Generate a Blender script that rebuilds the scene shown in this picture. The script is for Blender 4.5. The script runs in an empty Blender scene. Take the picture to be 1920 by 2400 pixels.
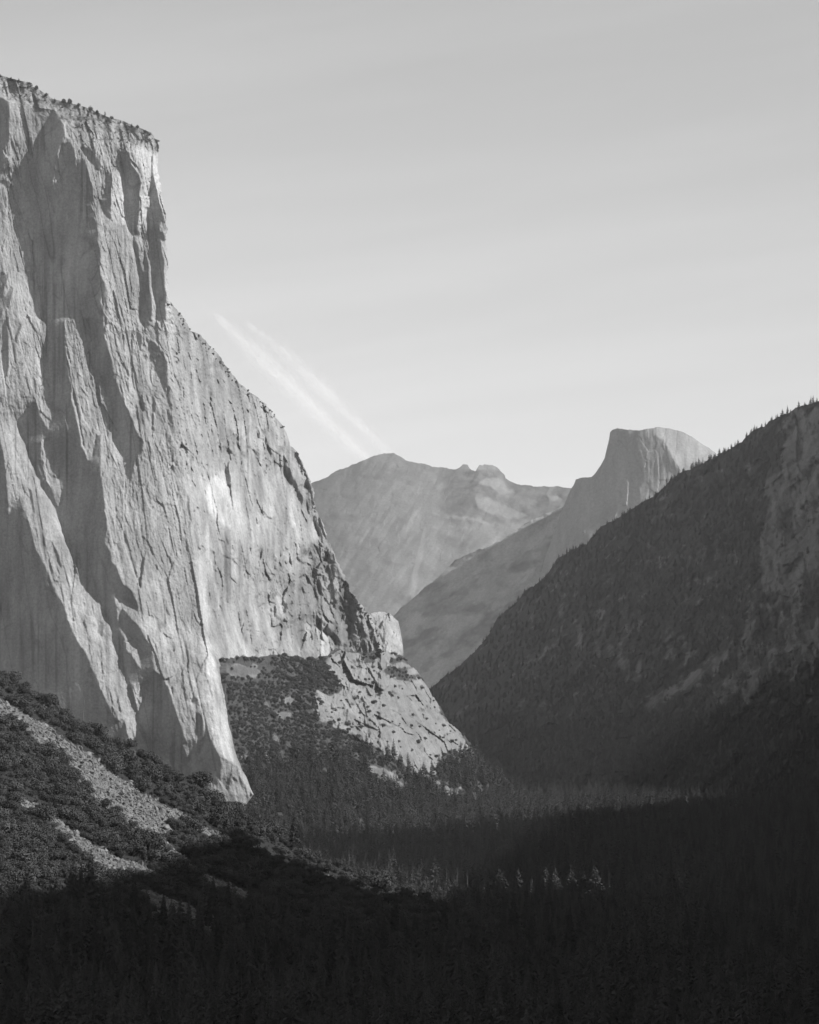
import bpy, bmesh, math, random
import numpy as np
from mathutils import Vector

# ------------------------------------------------------------------ basics
F = 8050.0            # focal length in source pixels (1920 wide)
CX, HY = 960.0, 1813.0  # principal column, horizon row
CAMZ = 160.0
rnd = random.Random(7)
nr = np.random.default_rng(11)
scene = bpy.context.scene
COL = scene.collection

CROP = {'a': (0, 0, .41739), 'b': (0, 700, .41739), 'c': (0, 1500, .41739), 'd': (500, 1300, .41739),
        'r': (1200, 800, .41739), 'q': (1200, 1500, .41739), 'h': (650, 950, .43478),
        'z': (0, 150, .27826), 'y': (300, 1000, .34783), 's': (0, 0, 1.0)}

def cv(c, pts):
    ox, oy, k = CROP[c]
    return np.array([(ox + px * k, oy + py * k) for px, py in pts], dtype=float)

def W(x, y, D):
    return ((x - CX) / F * D, D, CAMZ + (HY - y) / F * D)

# ------------------------------------------------------------------ noise
def hsh(ix, iy, seed):
    h = (ix.astype(np.int64) * 374761393 + iy.astype(np.int64) * 668265263 + seed * 974711) & 0xffffffff
    h = ((h ^ (h >> 13)) * 1274126177) & 0xffffffff
    h = ((h ^ (h >> 16)) * 2246822519) & 0xffffffff
    return ((h ^ (h >> 15)) & 0xffffff) / float(0x1000000)

def vn(x, y, seed=0):
    x = np.asarray(x, float); y = np.asarray(y, float)
    ix = np.floor(x); iy = np.floor(y)
    fx = x - ix; fy = y - iy
    ux = fx * fx * fx * (fx * (fx * 6 - 15) + 10); uy = fy * fy * fy * (fy * (fy * 6 - 15) + 10)
    a = hsh(ix, iy, seed); b = hsh(ix + 1, iy, seed); c = hsh(ix, iy + 1, seed); d = hsh(ix + 1, iy + 1, seed)
    return (a + (b - a) * ux + (c - a) * uy + (a - b - c + d) * ux * uy) * 2 - 1

def fbm(x, y, seed=0, oct=4, g=.5):
    s = 0; amp = 1; t = 0
    for o in range(oct):
        s = s + amp * vn(x * 2 ** o, y * 2 ** o, seed + 17 * o); t += amp; amp *= g
    return s / t

def ridged(x, y, seed=0, oct=4, g=.5):
    s = 0; amp = 1; t = 0
    for o in range(oct):
        s = s + amp * (1 - 2 * np.abs(vn(x * 2 ** o, y * 2 ** o, seed + 17 * o))); t += amp; amp *= g
    return s / t

def facets(x, y, cw, ch, seed, tilt_x, tilt_y, off):
    """broken planes: every jittered cell is a tilted plate of its own"""
    u = x / cw; v = y / ch
    iu = np.floor(u); iv = np.floor(v)
    best = np.full(np.shape(u), 1e9); out = np.zeros(np.shape(u))
    for di in (-1, 0, 1):
        for dj in (-1, 0, 1):
            a = iu + di; b = iv + dj
            px = a + .5 + .9 * (hsh(a, b, seed) - .5); py = b + .5 + .9 * (hsh(a, b, seed + 1) - .5)
            dx = u - px; dy = v - py
            d = dx * dx + dy * dy
            val = off * (hsh(a, b, seed + 2) * 2 - 1) + tilt_x * (hsh(a, b, seed + 3) * 2 - 1) * dx * cw + tilt_y * (hsh(a, b, seed + 4) * 2 - 1) * dy * ch
            m = d < best
            best = np.where(m, d, best); out = np.where(m, val, out)
    return out

def inpoly(x, y, poly):
    """boolean mask of points in a polygon (bounding box first)"""
    res = np.zeros(x.shape, bool)
    x0, y0 = poly.min(0); x1, y1 = poly.max(0)
    m = (x >= x0) & (x <= x1) & (y >= y0) & (y <= y1)
    if not m.any(): return res
    px = x[m]; py = y[m]; ins = np.zeros(px.shape, bool)
    n = len(poly); j = n - 1
    for i in range(n):
        xi, yi = poly[i]; xj, yj = poly[j]
        if yi != yj:
            c = ((yi > py) != (yj > py)) & (px < (xj - xi) * (py - yi) / (yj - yi) + xi)
            ins ^= c
        j = i
    res[m] = ins
    return res

def integrate(gx, gy, wx=1.0, wy=1.0, eps=0.0):
    """height whose steps between neighbours come closest to gx, gy (mirrored FFT)"""
    h, w = gx.shape
    fx = .5 * (gx[:, 1:] + gx[:, :-1]); fy = .5 * (gy[1:, :] + gy[:-1, :])
    div = np.zeros((h, w))
    div[:, :-1] += wx * fx; div[:, 1:] -= wx * fx
    div[:-1, :] += wy * fy; div[1:, :] -= wy * fy
    m = np.concatenate([div, div[:, ::-1]], 1); m = np.concatenate([m, m[::-1]], 0)
    fr = np.fft.fft2(m)
    kx = 2 - 2 * np.cos(2 * np.pi * np.arange(2 * w) / (2 * w)); ky = 2 - 2 * np.cos(2 * np.pi * np.arange(2 * h) / (2 * h))
    den = wx * kx[None, :] + wy * ky[:, None] + eps
    den[0, 0] = 1 if den[0, 0] == 0 else den[0, 0]
    fr = -fr / den
    if eps == 0: fr[0, 0] = 0
    return np.real(np.fft.ifft2(fr))[:h, :w]

def blur(a, n):
    for _ in range(n):
        a = np.pad(a, 1, mode='edge')
        a = (a[1:-1, 1:-1] * 2 + a[:-2, 1:-1] + a[2:, 1:-1] + a[1:-1, :-2] + a[1:-1, 2:]) / 6
    return a

class Grid:
    """regular grid over a part of the view; samples bilinearly"""
    def __init__(s, x0, x1, y0, y1, st):
        s.x0, s.y0, s.st = x0, y0, st
        s.xs = np.arange(x0, x1 + .1, st); s.ys = np.arange(y0, y1 + .1, st)
        s.X, s.Y = np.meshgrid(s.xs, s.ys)
    def sample(s, A, x, y):
        u = np.clip((np.asarray(x, float) - s.x0) / s.st, 0, len(s.xs) - 1.001); v = np.clip((np.asarray(y, float) - s.y0) / s.st, 0, len(s.ys) - 1.001)
        i = u.astype(int); j = v.astype(int); fu = u - i; fv = v - j
        return (A[j, i] * (1 - fu) + A[j, i + 1] * fu) * (1 - fv) + (A[j + 1, i] * (1 - fu) + A[j + 1, i + 1] * fu) * fv

def paint(base, G, feats, warp):
    a = base.copy()
    for c, poly, v in feats:
        a[inpoly(G.X + warp[0], G.Y + warp[1], cv(c, poly))] = v
    return a

# ------------------------------------------------------------------ materials (neutral greys: the photograph is black and white)
def newmat(name):
    m = bpy.data.materials.new(name); m.use_nodes = True
    nt = m.node_tree; b = nt.nodes['Principled BSDF']; b.inputs['Roughness'].default_value = .9
    b.inputs['Specular IOR Level'].default_value = .15
    return m, nt, b

def N(nt, t, **kw):
    n = nt.nodes.new(t)
    for k, v in kw.items(): setattr(n, k, v)
    return n

def mathn(nt, op, a, b=None, clamp=False):
    n = N(nt, 'ShaderNodeMath', operation=op); n.use_clamp = clamp
    for i, v in enumerate((a, b)):
        if v is None: continue
        if isinstance(v, (int, float)): n.inputs[i].default_value = v
        else: nt.links.new(v, n.inputs[i])
    return n.outputs[0]

def noisef(nt, scale, vec, detail=4, rough=.55):
    n = N(nt, 'ShaderNodeTexNoise'); n.inputs['Scale'].default_value = scale
    n.inputs['Detail'].default_value = detail; n.inputs['Roughness'].default_value = rough
    nt.links.new(vec, n.inputs['Vector']); return n.outputs['Fac']

def mapping(nt, sx, sy, sz):
    tc = N(nt, 'ShaderNodeTexCoord'); mp = N(nt, 'ShaderNodeMapping')
    mp.inputs['Scale'].default_value = (sx, sy, sz)
    nt.links.new(tc.outputs['Object'], mp.inputs['Vector']); return mp.outputs['Vector']

def remap(nt, v, a, b, c, d):
    n = N(nt, 'ShaderNodeMapRange'); n.clamp = True
    nt.links.new(v, n.inputs[0])
    for i, q in enumerate((a, b, c, d)): n.inputs[i + 1].default_value = q
    return n.outputs[0]

def rock_mat(name, base, streak=.35, scale=1.0, bump=1.0, attr='tone', veg=None, vnoise=1.9):
    m, nt, b = newmat(name)
    v1 = mapping(nt, .05 * scale, .05 * scale, .006 * scale)
    v2 = mapping(nt, .02 * scale, .02 * scale, .015 * scale)
    v3 = mapping(nt, scale, scale, scale)
    n1 = remap(nt, noisef(nt, 1, v1, 5, .6), .3, .7, 1 - streak, 1 + streak * .6)
    n2 = remap(nt, noisef(nt, 1, v2, 4), .3, .7, .82, 1.14)
    n3 = remap(nt, noisef(nt, .3, v3, 6, .7), .3, .7, .76, 1.2)
    col = mathn(nt, 'MULTIPLY', mathn(nt, 'MULTIPLY', n1, n2), n3)
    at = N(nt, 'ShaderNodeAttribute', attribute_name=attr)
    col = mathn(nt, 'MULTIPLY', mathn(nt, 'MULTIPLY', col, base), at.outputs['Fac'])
    if veg is not None:
        va = N(nt, 'ShaderNodeAttribute', attribute_name='veg')
        nv = noisef(nt, .05 * scale, v3, 6, .7)
        fac = remap(nt, mathn(nt, 'ADD', mathn(nt, 'MULTIPLY', va.outputs['Fac'], 1.0), mathn(nt, 'MULTIPLY', mathn(nt, 'SUBTRACT', nv, .5), vnoise)), .35, .6, 0, 1)
        mx = N(nt, 'ShaderNodeMix', data_type='FLOAT')
        nt.links.new(fac, mx.inputs[0]); nt.links.new(col, mx.inputs[2])
        nt.links.new(remap(nt, noisef(nt, .2 * scale, v3, 4, .6), .3, .7, veg * .6, veg * 1.5), mx.inputs[3])
        col = mx.outputs[0]
    cb = N(nt, 'ShaderNodeCombineColor')
    for i in range(3): nt.links.new(col, cb.inputs[i])
    nt.links.new(cb.outputs[0], b.inputs['Base Color'])
    hb = mathn(nt, 'ADD', mathn(nt, 'MULTIPLY', noisef(nt, .09, v3, 6, .65), 1.0), mathn(nt, 'MULTIPLY', noisef(nt, 1.2, v1, 4, .6), .6))
    bp = N(nt, 'ShaderNodeBump'); bp.inputs['Strength'].default_value = .75
    bp.inputs['Distance'].default_value = 3.0 * bump
    nt.links.new(hb, bp.inputs['Height']); nt.links.new(bp.outputs['Normal'], b.inputs['Normal'])
    return m

def plain_mat(name, lo, hi, scale=.5, rough=.9, trans=0.0, obj_random=True):
    m, nt, b = newmat(name)
    v = mapping(nt, 1, 1, 1)
    c = remap(nt, noisef(nt, scale, v, 3), .3, .7, lo, hi)
    if obj_random:
        oi = N(nt, 'ShaderNodeObjectInfo')
        c = mathn(nt, 'MULTIPLY', c, remap(nt, oi.outputs['Random'], 0, 1, .7, 1.3))
    cb = N(nt, 'ShaderNodeCombineColor')
    for i in range(3): nt.links.new(c, cb.inputs[i])
    nt.links.new(cb.outputs[0], b.inputs['Base Color'])
    b.inputs['Roughness'].default_value = rough
    return m

M_cliff = rock_mat('granite', .335, .35, 1.0, 1.3)
M_far = rock_mat('far granite', .2, .15, .35, 1.2, veg=.11, vnoise=1.2)
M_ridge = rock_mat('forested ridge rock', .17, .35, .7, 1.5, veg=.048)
M_talus = rock_mat('talus slope ground', .23, .15, 1.0, 1.2, veg=.055, vnoise=1.0)
M_hill = rock_mat('hillside scree ground', .17, .1, 2.0, .6, veg=.03, vnoise=.8)
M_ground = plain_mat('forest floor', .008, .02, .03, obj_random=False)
M_needle = plain_mat('conifer needles', .042, .1, .3)
M_leaf = plain_mat('oak leaves', .045, .1, .35)
M_bark = plain_mat('bark', .06, .12, 2.0)
M_dead = plain_mat('weathered dead wood', .1, .18, 1.5)
M_rubble = plain_mat('granite rubble', .1, .24, .8)

# ------------------------------------------------------------------ mesh helpers
def mesh_from(name, V, Fq, mat=None, smooth=False, mats=None, mat_idx=None):
    V = np.asarray(V, np.float32); Fq = np.asarray(Fq, np.int32)
    me = bpy.data.meshes.new(name)
    k = Fq.shape[1]
    me.vertices.add(len(V)); me.vertices.foreach_set('co', V.ravel())
    me.loops.add(Fq.size); me.loops.foreach_set('vertex_index', Fq.ravel())
    me.polygons.add(len(Fq)); me.polygons.foreach_set('loop_start', np.arange(0, Fq.size, k, dtype=np.int32))
    me.polygons.foreach_set('use_smooth', np.full(len(Fq), smooth))
    for mm in (mats or ([mat] if mat else [])): me.materials.append(mm)
    if mat_idx is not None: me.polygons.foreach_set('material_index', np.asarray(mat_idx, np.int32))
    me.update(calc_edges=True)
    return me

def link(name, me, parent=None):
    o = bpy.data.objects.new(name, me); COL.objects.link(o)
    if parent: o.parent = parent
    return o

def tag(o, label=None, cat=None, group=None, kind=None):
    if label: o['label'] = label
    if cat: o['category'] = cat
    if group: o['group'] = group
    if kind: o['kind'] = kind
    return o

def sheet(name, X, Y, Z, mat, label, cat, attrs=None, flip=False, smooth=True):
    h, w = X.shape
    V = np.stack([X, Y, Z], -1).reshape(-1, 3)
    i = np.arange(h * w).reshape(h, w)
    q = np.stack([i[:-1, :-1], i[1:, :-1], i[1:, 1:], i[:-1, 1:]], -1).reshape(-1, 4)
    if flip: q = q[:, ::-1]
    me = mesh_from(name, V, q, mat, smooth)
    for k, a in (attrs or {}).items():
        at = me.attributes.new(k, 'FLOAT', 'POINT'); at.data.foreach_set('value', np.asarray(a, np.float32).ravel())
    return tag(link(name, me), label, cat, None, 'structure')

def pl(pts):
    p = np.array(pts, float); return lambda t: np.interp(t, p[:, 0], p[:, 1])

# ================================================================== THE BIG CLIFF
XP = pl([(150, 394), (690, 394), (867, 399), (992, 411), (1117, 432), (1243, 456), (1368, 473), (1493, 494), (1583, 511), (1638, 522), (1742, 539), (1800, 559), (1862, 590), (1885, 572), (1960, 500)])
REDGE = pl([(130, -120), (150, -75), (175, 0), (188, 42), (205, 83), (234, 125), (246, 184), (271, 250), (292, 309), (311, 351), (330, 367), (346, 371), (376, 373), (417, 376), (472, 381), (522, 388), (563, 390), (626, 394), (689, 394.5), (705, 401), (730, 417), (751, 434), (776, 451), (785, 472), (806, 488), (822, 505), (852, 526), (897, 559), (909, 576), (946, 622), (975, 647), (1011, 672), (1046, 685), (1063, 702), (1102, 715), (1146, 733), (1207, 750), (1259, 765), (1302, 785), (1354, 807), (1389, 824), (1417, 846), (1446, 867), (1485, 885), (1520, 896), (1560, 915), (1900, 1000), (2000, 1000)])

CLIFF = [  # where the wall turns: slope of the wall along the view's width, by outline
 ('z', [(0,180),(75,285),(130,300),(300,360),(450,380),(550,450),(660,560),(680,640),(720,700),(850,680),(990,640),(1010,730),(1100,745),(1160,690),(1250,690),(1345,740),(1345,500),(0,0)], .15),
 ('z', [(0,270),(75,300),(80,400),(75,550),(80,640),(30,700),(20,770),(35,800),(35,880),(-60,900),(-60,270)], -.7),
 ('z', [(0,1020),(25,980),(85,985),(85,1020),(60,1030),(0,1030)], -.7),
 ('z', [(110,850),(150,920),(185,1000),(170,1040),(150,990),(120,930)], -.6),
 ('z', [(80,640),(100,680),(105,900),(105,1030),(90,1000),(85,800)], 1.0),
 ('z', [(455,385),(500,430),(540,500),(550,570),(525,650),(500,690),(480,780),(460,880),(440,960),(435,1030),(475,1010),(480,1090),(500,1130),(520,1070),(515,990),(540,920),(565,870),(530,820),(528,720),(545,680),(600,650),(615,700),(635,800),(625,870),(640,880),(690,810),(720,800),(745,880),(760,960),(770,1020),(780,1080),(785,1150),(770,1190),(800,1250),(790,1300),(815,1350),(825,1420),(815,1480),(830,1540),(850,1600),(840,1700),(850,1780),(890,1850),(915,1920),(905,1980),(860,2050),(860,2160),(370,2160),(350,2030),(335,1870),(310,1880),(290,1940),(275,1790),(285,1700),(275,1590),(270,1480),(245,1380),(240,1250),(255,1200),(220,1110),(190,1030),(185,960),(200,910),(240,860),(270,800),(310,690),(340,580),(385,500),(420,440)], -.62),
 ('z', [(700,700),(770,720),(800,760),(830,820),(830,890),(790,880),(760,830),(725,780)], -.25),
 ('z', [(885,930),(945,890),(945,1000),(935,1100),(910,1110),(885,1060),(880,990)], -.8),
 ('z', [(810,1120),(860,1150),(890,1110),(935,1110),(935,1200),(935,1320),(910,1290),(880,1250),(860,1190)], -.6),
 ('z', [(850,1350),(900,1340),(915,1390),(880,1405),(840,1390)], -.3),
 ('z', [(945,890),(1000,880),(1028,900),(1050,1150),(1075,1360),(1000,1360),(935,1330),(940,1100)], .5),
 ('z', [(1010,800),(1020,800),(1045,1000),(1065,1250),(1080,1390),(1055,1360),(1030,1100),(1005,880)], 1.6),
 ('z', [(1150,700),(1270,700),(1275,1010),(1268,1215),(1240,1220),(1235,980),(1200,910),(1150,800)], .9),
 ('z', [(1180,1050),(1235,1010),(1240,1400),(1240,1470),(1190,1450),(1165,1370)], .7),
 ('z', [(1285,760),(1340,740),(1345,900),(1345,1100),(1380,1250),(1330,1080),(1290,930)], 1.6),
 ('z', [(1395,1480),(1420,1650),(1420,1900),(1395,2000),(1385,1800),(1385,1600),(1360,1500)], .9),
 ('z', [(850,1420),(1060,1360),(1105,1440),(1140,1620),(1165,1780),(1160,2000),(1180,2156),(900,2156),(915,1980),(900,1850),(850,1780)], .45),
 ('z', [(1085,1400),(1105,1440),(1140,1620),(1165,1780),(1160,2000),(1180,2156),(1150,2156),(1130,1900),(1120,1650),(1090,1500)], 1.2),
 ('z', [(700,730),(745,830),(770,980),(785,1090),(800,1150),(780,1090),(755,960),(720,830)], 1.1),
 ('z', [(1015,735),(1090,750),(1095,810),(1130,870),(1170,930),(1195,1000),(1180,1080),(1178,1200),(1170,1300),(1155,1390),(1160,1440),(1110,1420),(1080,1390),(1065,1280),(1050,1150),(1040,1000),(1028,880)], -.85),
 ('z', [(1275,770),(1285,770),(1285,900),(1300,970),(1330,1080),(1365,1210),(1390,1310),(1355,1340),(1350,1400),(1385,1410),(1395,1480),(1355,1470),(1360,1560),(1385,1640),(1390,1700),(1385,1850),(1400,1930),(1395,2000),(1390,2160),(1325,2160),(1320,2050),(1305,1930),(1290,1800),(1275,1650),(1255,1520),(1245,1400),(1240,1310),(1237,1220),(1268,1215),(1275,1010)], -.85),
 ('z', [(1115,1480),(1150,1500),(1170,1560),(1170,1640),(1200,1750),(1220,1750),(1225,1560),(1235,1620),(1255,1750),(1265,1900),(1285,2030),(1280,2160),(1190,2160),(1180,2020),(1195,1900),(1180,1800),(1160,1720),(1140,1620)], -.8),
 ('z', [(1240,1470),(1255,1520),(1275,1650),(1290,1800),(1305,1930),(1325,2160),(1285,2160),(1280,2000),(1262,1850),(1250,1700),(1236,1560)], 1.0),
 ('z', [(155,1270),(175,1260),(240,1250),(240,1380),(225,1480),(195,1500),(180,1400)], -.15),
 ('z', [(20,1760),(70,1750),(60,1820),(35,1870),(30,1960),(60,1930),(90,1870),(110,1890),(80,2000),(30,2050),(0,2156),(-40,2156),(-40,1900)], -.55),
 ('z', [(905,1660),(915,1560),(950,1540),(930,1640)], -.3),
 ('z', [(890,1850),(915,1920),(905,1980),(860,2050),(840,2000),(870,1950)], -.1),
 # middle
 ('b', [(60,640),(100,700),(180,920),(290,1150),(390,1370),(455,1540),(350,1530),(280,1350),(220,1200),(130,1050),(60,950),(10,850),(0,720)], .55),
 ('b', [(100,690),(180,920),(290,1150),(390,1370),(455,1540),(420,1500),(360,1370),(260,1150),(160,930),(95,760)], 1.5),
 ('b', [(350,1530),(455,1550),(490,1660),(620,1820),(690,2020),(720,2156),(560,2156),(500,2000),(420,1820),(370,1700)], .4),
 ('b', [(20,150),(45,100),(50,250),(45,420),(30,480),(20,330)], -.6),
 ('b', [(75,240),(110,140),(122,150),(90,240)], -.5),
 ('b', [(105,690),(190,570),(230,660),(270,740),(300,650),(280,530),(265,350),(265,200),(250,-10),(370,-10),(362,210),(375,330),(380,380),(410,500),(405,560),(425,640),(440,700),(465,820),(495,905),(525,880),(545,760),(575,760),(570,880),(570,1000),(582,1100),(590,1200),(600,1280),(588,1360),(620,1430),(630,1530),(640,1640),(655,1720),(665,1800),(690,1890),(715,1980),(760,2060),(790,2080),(800,2156),(720,2156),(690,2040),(640,1920),(625,1830),(600,1790),(560,1700),(520,1660),(485,1655),(450,1550),(440,1480),(390,1370),(340,1260),(290,1150),(230,1040),(180,920),(130,800)], -.62),
 ('b', [(230,790),(260,780),(290,850),(350,920),(370,1000),(365,1080),(335,1165),(310,1140),(290,1060),(240,1010),(215,930)], .15),
 ('b', [(205,560),(260,545),(300,640),(275,720),(240,660)], .25),
 ('b', [(230,800),(258,785),(245,850),(228,850)], .8),
 ('b', [(540,0),(580,30),(585,200),(620,330),(640,440),(680,550),(720,620),(760,740),(800,800),(790,860),(760,890),(745,960),(735,1040),(700,1110),(695,1060),(712,990),(710,920),(690,870),(650,790),(665,770),(640,700),(645,650),(620,590),(600,520),(560,430),(520,390),(515,340),(520,300),(510,200),(500,100),(480,-20)], -.65),
 ('b', [(0,770),(20,900),(35,1100),(45,1220),(60,1170),(110,1130),(150,1230),(190,1330),(210,1420),(260,1500),(300,1600),(370,1730),(390,1830),(440,1920),(480,2010),(520,2090),(545,2170),(-200,2170),(-200,700)], -.55),
 ('b', [(625,1490),(645,1480),(660,1540),(690,1610),(740,1640),(775,1730),(770,1760),(740,1720),(700,1690),(660,1660),(640,1600)], -.6),
 ('b', [(690,1730),(730,1800),(780,1840),(830,1930),(860,2000),(865,2080),(850,2110),(800,2120),(790,2070),(790,2000),(760,1930),(720,1890),(690,1850),(680,1790)], -.65),
 ('b', [(545,1850),(575,1810),(590,1830),(575,1890),(545,1880)], -.7),
 ('b', [(845,235),(880,265),(905,300),(880,305),(845,280)], -1.0),
 ('b', [(790,60),(860,150),(820,160),(800,140),(785,50)], -.5),
 ('b', [(880,330),(910,310),(940,350),(935,430),(925,560),(918,480),(895,430),(870,400)], -.45),
 ('b', [(780,180),(800,200),(795,300),(775,280)], -.6),
 ('b', [(720,320),(728,330),(722,430),(712,470)], -.5),
 ('b', [(790,580),(815,590),(810,640),(795,620)], -.4), ('b', [(862,560),(875,570),(870,640),(862,630)], -.5),
 ('b', [(470,1120),(480,1200),(520,1330)], -.2),
 ('b', [(155,1060),(180,1080),(200,1190),(185,1200)], -.5),
 ('b', [(280,1340),(310,1400),(345,1490),(345,1520),(320,1480)], -.6),
 # foot
 ('c', [(440,0),(490,90),(530,180),(560,270),(610,370),(640,440),(655,468),(700,450),(710,540),(690,590),(-200,590),(-200,-20),(430,-20)], -.5),
 ('c', [(660,0),(690,60),(720,150),(780,180),(830,230),(835,260),(810,330),(780,380),(770,430),(800,500),(830,560),(870,630),(900,700),(1030,760),(1110,800),(1145,790),(1110,740),(1080,640),(1065,700),(1040,610),(1025,580),(1045,550),(1000,420),(970,330),(950,270),(910,210),(870,170),(860,100),(830,0),(790,-30),(790,165),(770,150),(715,60),(690,0)], -.6),
 ('c', [(1130,370),(1150,440),(1170,500),(1190,560),(1230,640),(1245,700),(1240,770),(1200,800),(1150,780),(1140,690),(1125,620),(1140,590),(1150,530),(1145,450)], -.6),
 ('c', [(1070,320),(1130,345),(1110,370),(1080,360)], -.7), ('c', [(1100,400),(1130,430),(1145,530),(1120,560),(1100,510)], -.3),
 ('c', [(1020,510),(1050,560),(1030,580),(1000,480)], -.4),
 ('c', [(1240,720),(1330,720),(1360,760),(1420,880),(1380,860),(1330,800),(1280,790),(1245,770)], .2),
 ('c', [(1095,90),(1110,110),(1140,190),(1120,180)], -.4),
 # prow
 ('y', [(445,620),(475,800),(520,950),(535,1150),(560,1400),(600,1600),(605,1725),(560,1700),(525,1450),(490,1200),(455,900),(425,700)], 1.7),
 ('c', [(1150,0),(1195,0),(1225,200),(1250,330),(1270,470),(1290,580),(1330,710),(1260,660),(1230,540),(1205,400),(1185,250)], 1.7),
 # right-hand face
 ('y', [(390,50),(400,100),(412,350),(395,230)], -.3), ('y', [(295,190),(312,270),(298,270)], -.5), ('y', [(865,0),(882,0),(892,90),(870,80)], -.5),
 ('y', [(905,20),(940,110),(985,200),(1000,240),(955,160)], -.3), ('y', [(660,140),(700,165),(718,190),(690,195)], -.8), ('y', [(795,140),(850,150),(872,195),(840,165)], -.5),
 ('y', [(655,250),(680,270),(690,340),(685,400),(660,390)], -.3), ('y', [(1055,230),(1070,250),(1110,320),(1150,420),(1185,490),(1170,540),(1120,420),(1065,330),(1050,290)], -.35),
 ('y', [(395,450),(415,470),(430,640),(405,560)], -.5), ('y', [(350,470),(365,560),(385,640),(353,540)], -.4), ('y', [(330,430),(345,450),(330,540)], -.4),
 ('y', [(570,830),(590,870),(595,980),(575,960)], -.6), ('y', [(625,830),(635,860),(620,895)], -.6), ('y', [(815,865),(810,920),(790,1000),(755,1010),(780,930)], -.7),
 ('y', [(640,680),(680,780),(685,820),(650,750)], 0), ('y', [(900,560),(930,590),(965,625),(920,610)], -.6), ('y', [(935,430),(962,490),(972,580),(950,510)], -.1),
 ('y', [(985,860),(1005,880),(1000,960),(985,950)], -.5), ('y', [(1030,1130),(1070,1130),(1080,1170),(1070,1260),(1070,1340),(1040,1300),(1050,1220),(1030,1170)], -.7),
 ('y', [(985,1150),(1000,1150),(995,1310),(980,1280)], -.5), ('y', [(940,1140),(960,1180),(975,1260),(950,1230)], -.4), ('y', [(1165,1060),(1185,1080),(1210,1190),(1195,1180)], -.4),
 ('y', [(1230,860),(1340,810),(1400,870),(1440,1000),(1500,1090),(1600,1240),(1700,1500),(1740,1700),(1520,1600),(1480,1400),(1400,1230),(1330,1120),(1250,1010)], .35),
 ('y', [(1110,150),(1160,190),(1200,310),(1230,380),(1290,600),(1340,750),(1300,760),(1250,640),(1210,550),(1170,340),(1130,230)], .1),
 ('y', [(1340,810),(1400,870),(1440,1000),(1500,1090),(1480,1090),(1420,1020),(1360,900)], -.4),
 ('y', [(1480,1100),(1540,1140),(1590,1240),(1560,1260),(1500,1180)], -.4),
 ('y', [(1250,1000),(1290,1050),(1330,1100),(1400,1080),(1450,1120),(1400,1180),(1330,1190),(1290,1250),(1262,1260),(1255,1150)], -.5),
 ('y', [(1260,1260),(1330,1300),(1380,1370),(1420,1420),(1470,1470),(1400,1480),(1380,1440),(1360,1400),(1290,1360)], -.4),
 ('y', [(445,1530),(470,1580),(475,1630),(450,1590)], -.5), ('y', [(510,1430),(540,1530),(555,1620),(538,1570)], -.2),
 ('y', [(210,1030),(225,1060),(225,1110)], -.5), ('y', [(380,930),(395,990),(385,985)], -.5), ('y', [(255,1200),(275,1240),(290,1290),(262,1250)], -.4),
 ('y', [(1035,300),(1060,340),(1130,480),(1150,620),(1180,780),(1145,830),(1120,700),(1100,560),(1050,420)], 3.2),
 ('y', [(1180,1290),(1260,1340),(1360,1400),(1390,1490),(1370,1540),(1270,1560),(1180,1480),(1160,1420),(1200,1380)], 1.8),
 ('y', [(990,50),(1080,60),(1110,150),(1140,300),(1080,240),(1010,190)], 3.0),
 ('y', [(-60,200),(0,330),(30,420),(0,560),(-60,500)], .2),
]
MPP = .584
G1 = Grid(-120, 1010, 130, 1990, 1.6)
wx_ = 5 * vn(G1.X / 26, G1.Y / 60, 5) + 2.5 * vn(G1.X / 8, G1.Y / 22, 6) + 1.5 * vn(G1.X / 4, G1.Y / 6, 8)
wy_ = 9 * vn(G1.X / 20, G1.Y / 40, 9) + 4 * vn(G1.X / 6, G1.Y / 14, 10)
xp = XP(G1.Y)
sm = np.clip((G1.X - xp + 8) / 26, 0, 1); sm = sm * sm * (3 - 2 * sm)
abase = .33 + 2.2 * sm
D0 = 4700 + (.17 * (1867 - G1.Y) - .21 * np.maximum(G1.Y - 1500, 0) * np.clip((G1.X - 300) / 200, 0, 1)) * MPP + MPP * (.33 * (G1.X - xp) + 2.2 * 26 * (np.where(G1.X < xp + 18, np.clip((G1.X - xp + 8) / 26, 0, 1) ** 2 * .5, ((G1.X - xp + 8) / 26) - .5)))
amap = blur(paint(abase, G1, CLIFF, (wx_ * .33, wy_ * .4)), 1)
cap = inpoly(G1.X, G1.Y, cv(*CLIFF[0][:2]))
dk = np.clip(-amap / .3, 0, 1)
gxr = np.where(amap < 0, -.40 * np.clip(-amap / .25, 0, 1) + .4 * amap, amap) - abase
gxr = gxr * MPP
gyr = np.where(cap, -1.0 * MPP, 0) * np.ones_like(gxr)
R1 = integrate(gxr * G1.st, gyr * G1.st, 1.0, .14, (G1.st / 420.0) ** 2)
rough = .5 + .45 * np.clip(vn(G1.X / 130, G1.Y / 200, 31) + .3, 0, 1)
ewx = G1.X + 14 * fbm(G1.X / 60, G1.Y / 90, 41, 3); ewy = G1.Y + 30 * fbm(G1.X / 60, G1.Y / 90, 43, 3)
lean = ewx - .22 * ewy      # fractures lean the way the buttresses lean
seface = sm
dkb = blur(dk, 2); cl = 1 - .85 * dkb
dg = (.7 + 1.5 * sm) * cl
vst = sm * (1.3 * fbm(ewx / 11, ewy / 120, 121, 3) + .8 * ridged(ewx / 5, ewy / 60, 123, 2))
lw = G1.X - .2 * G1.Y + 6 * fbm(G1.X / 50, G1.Y / 160, 41, 3); hw = G1.Y + 16 * fbm(G1.X / 40, G1.Y / 60, 43, 2)
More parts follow.
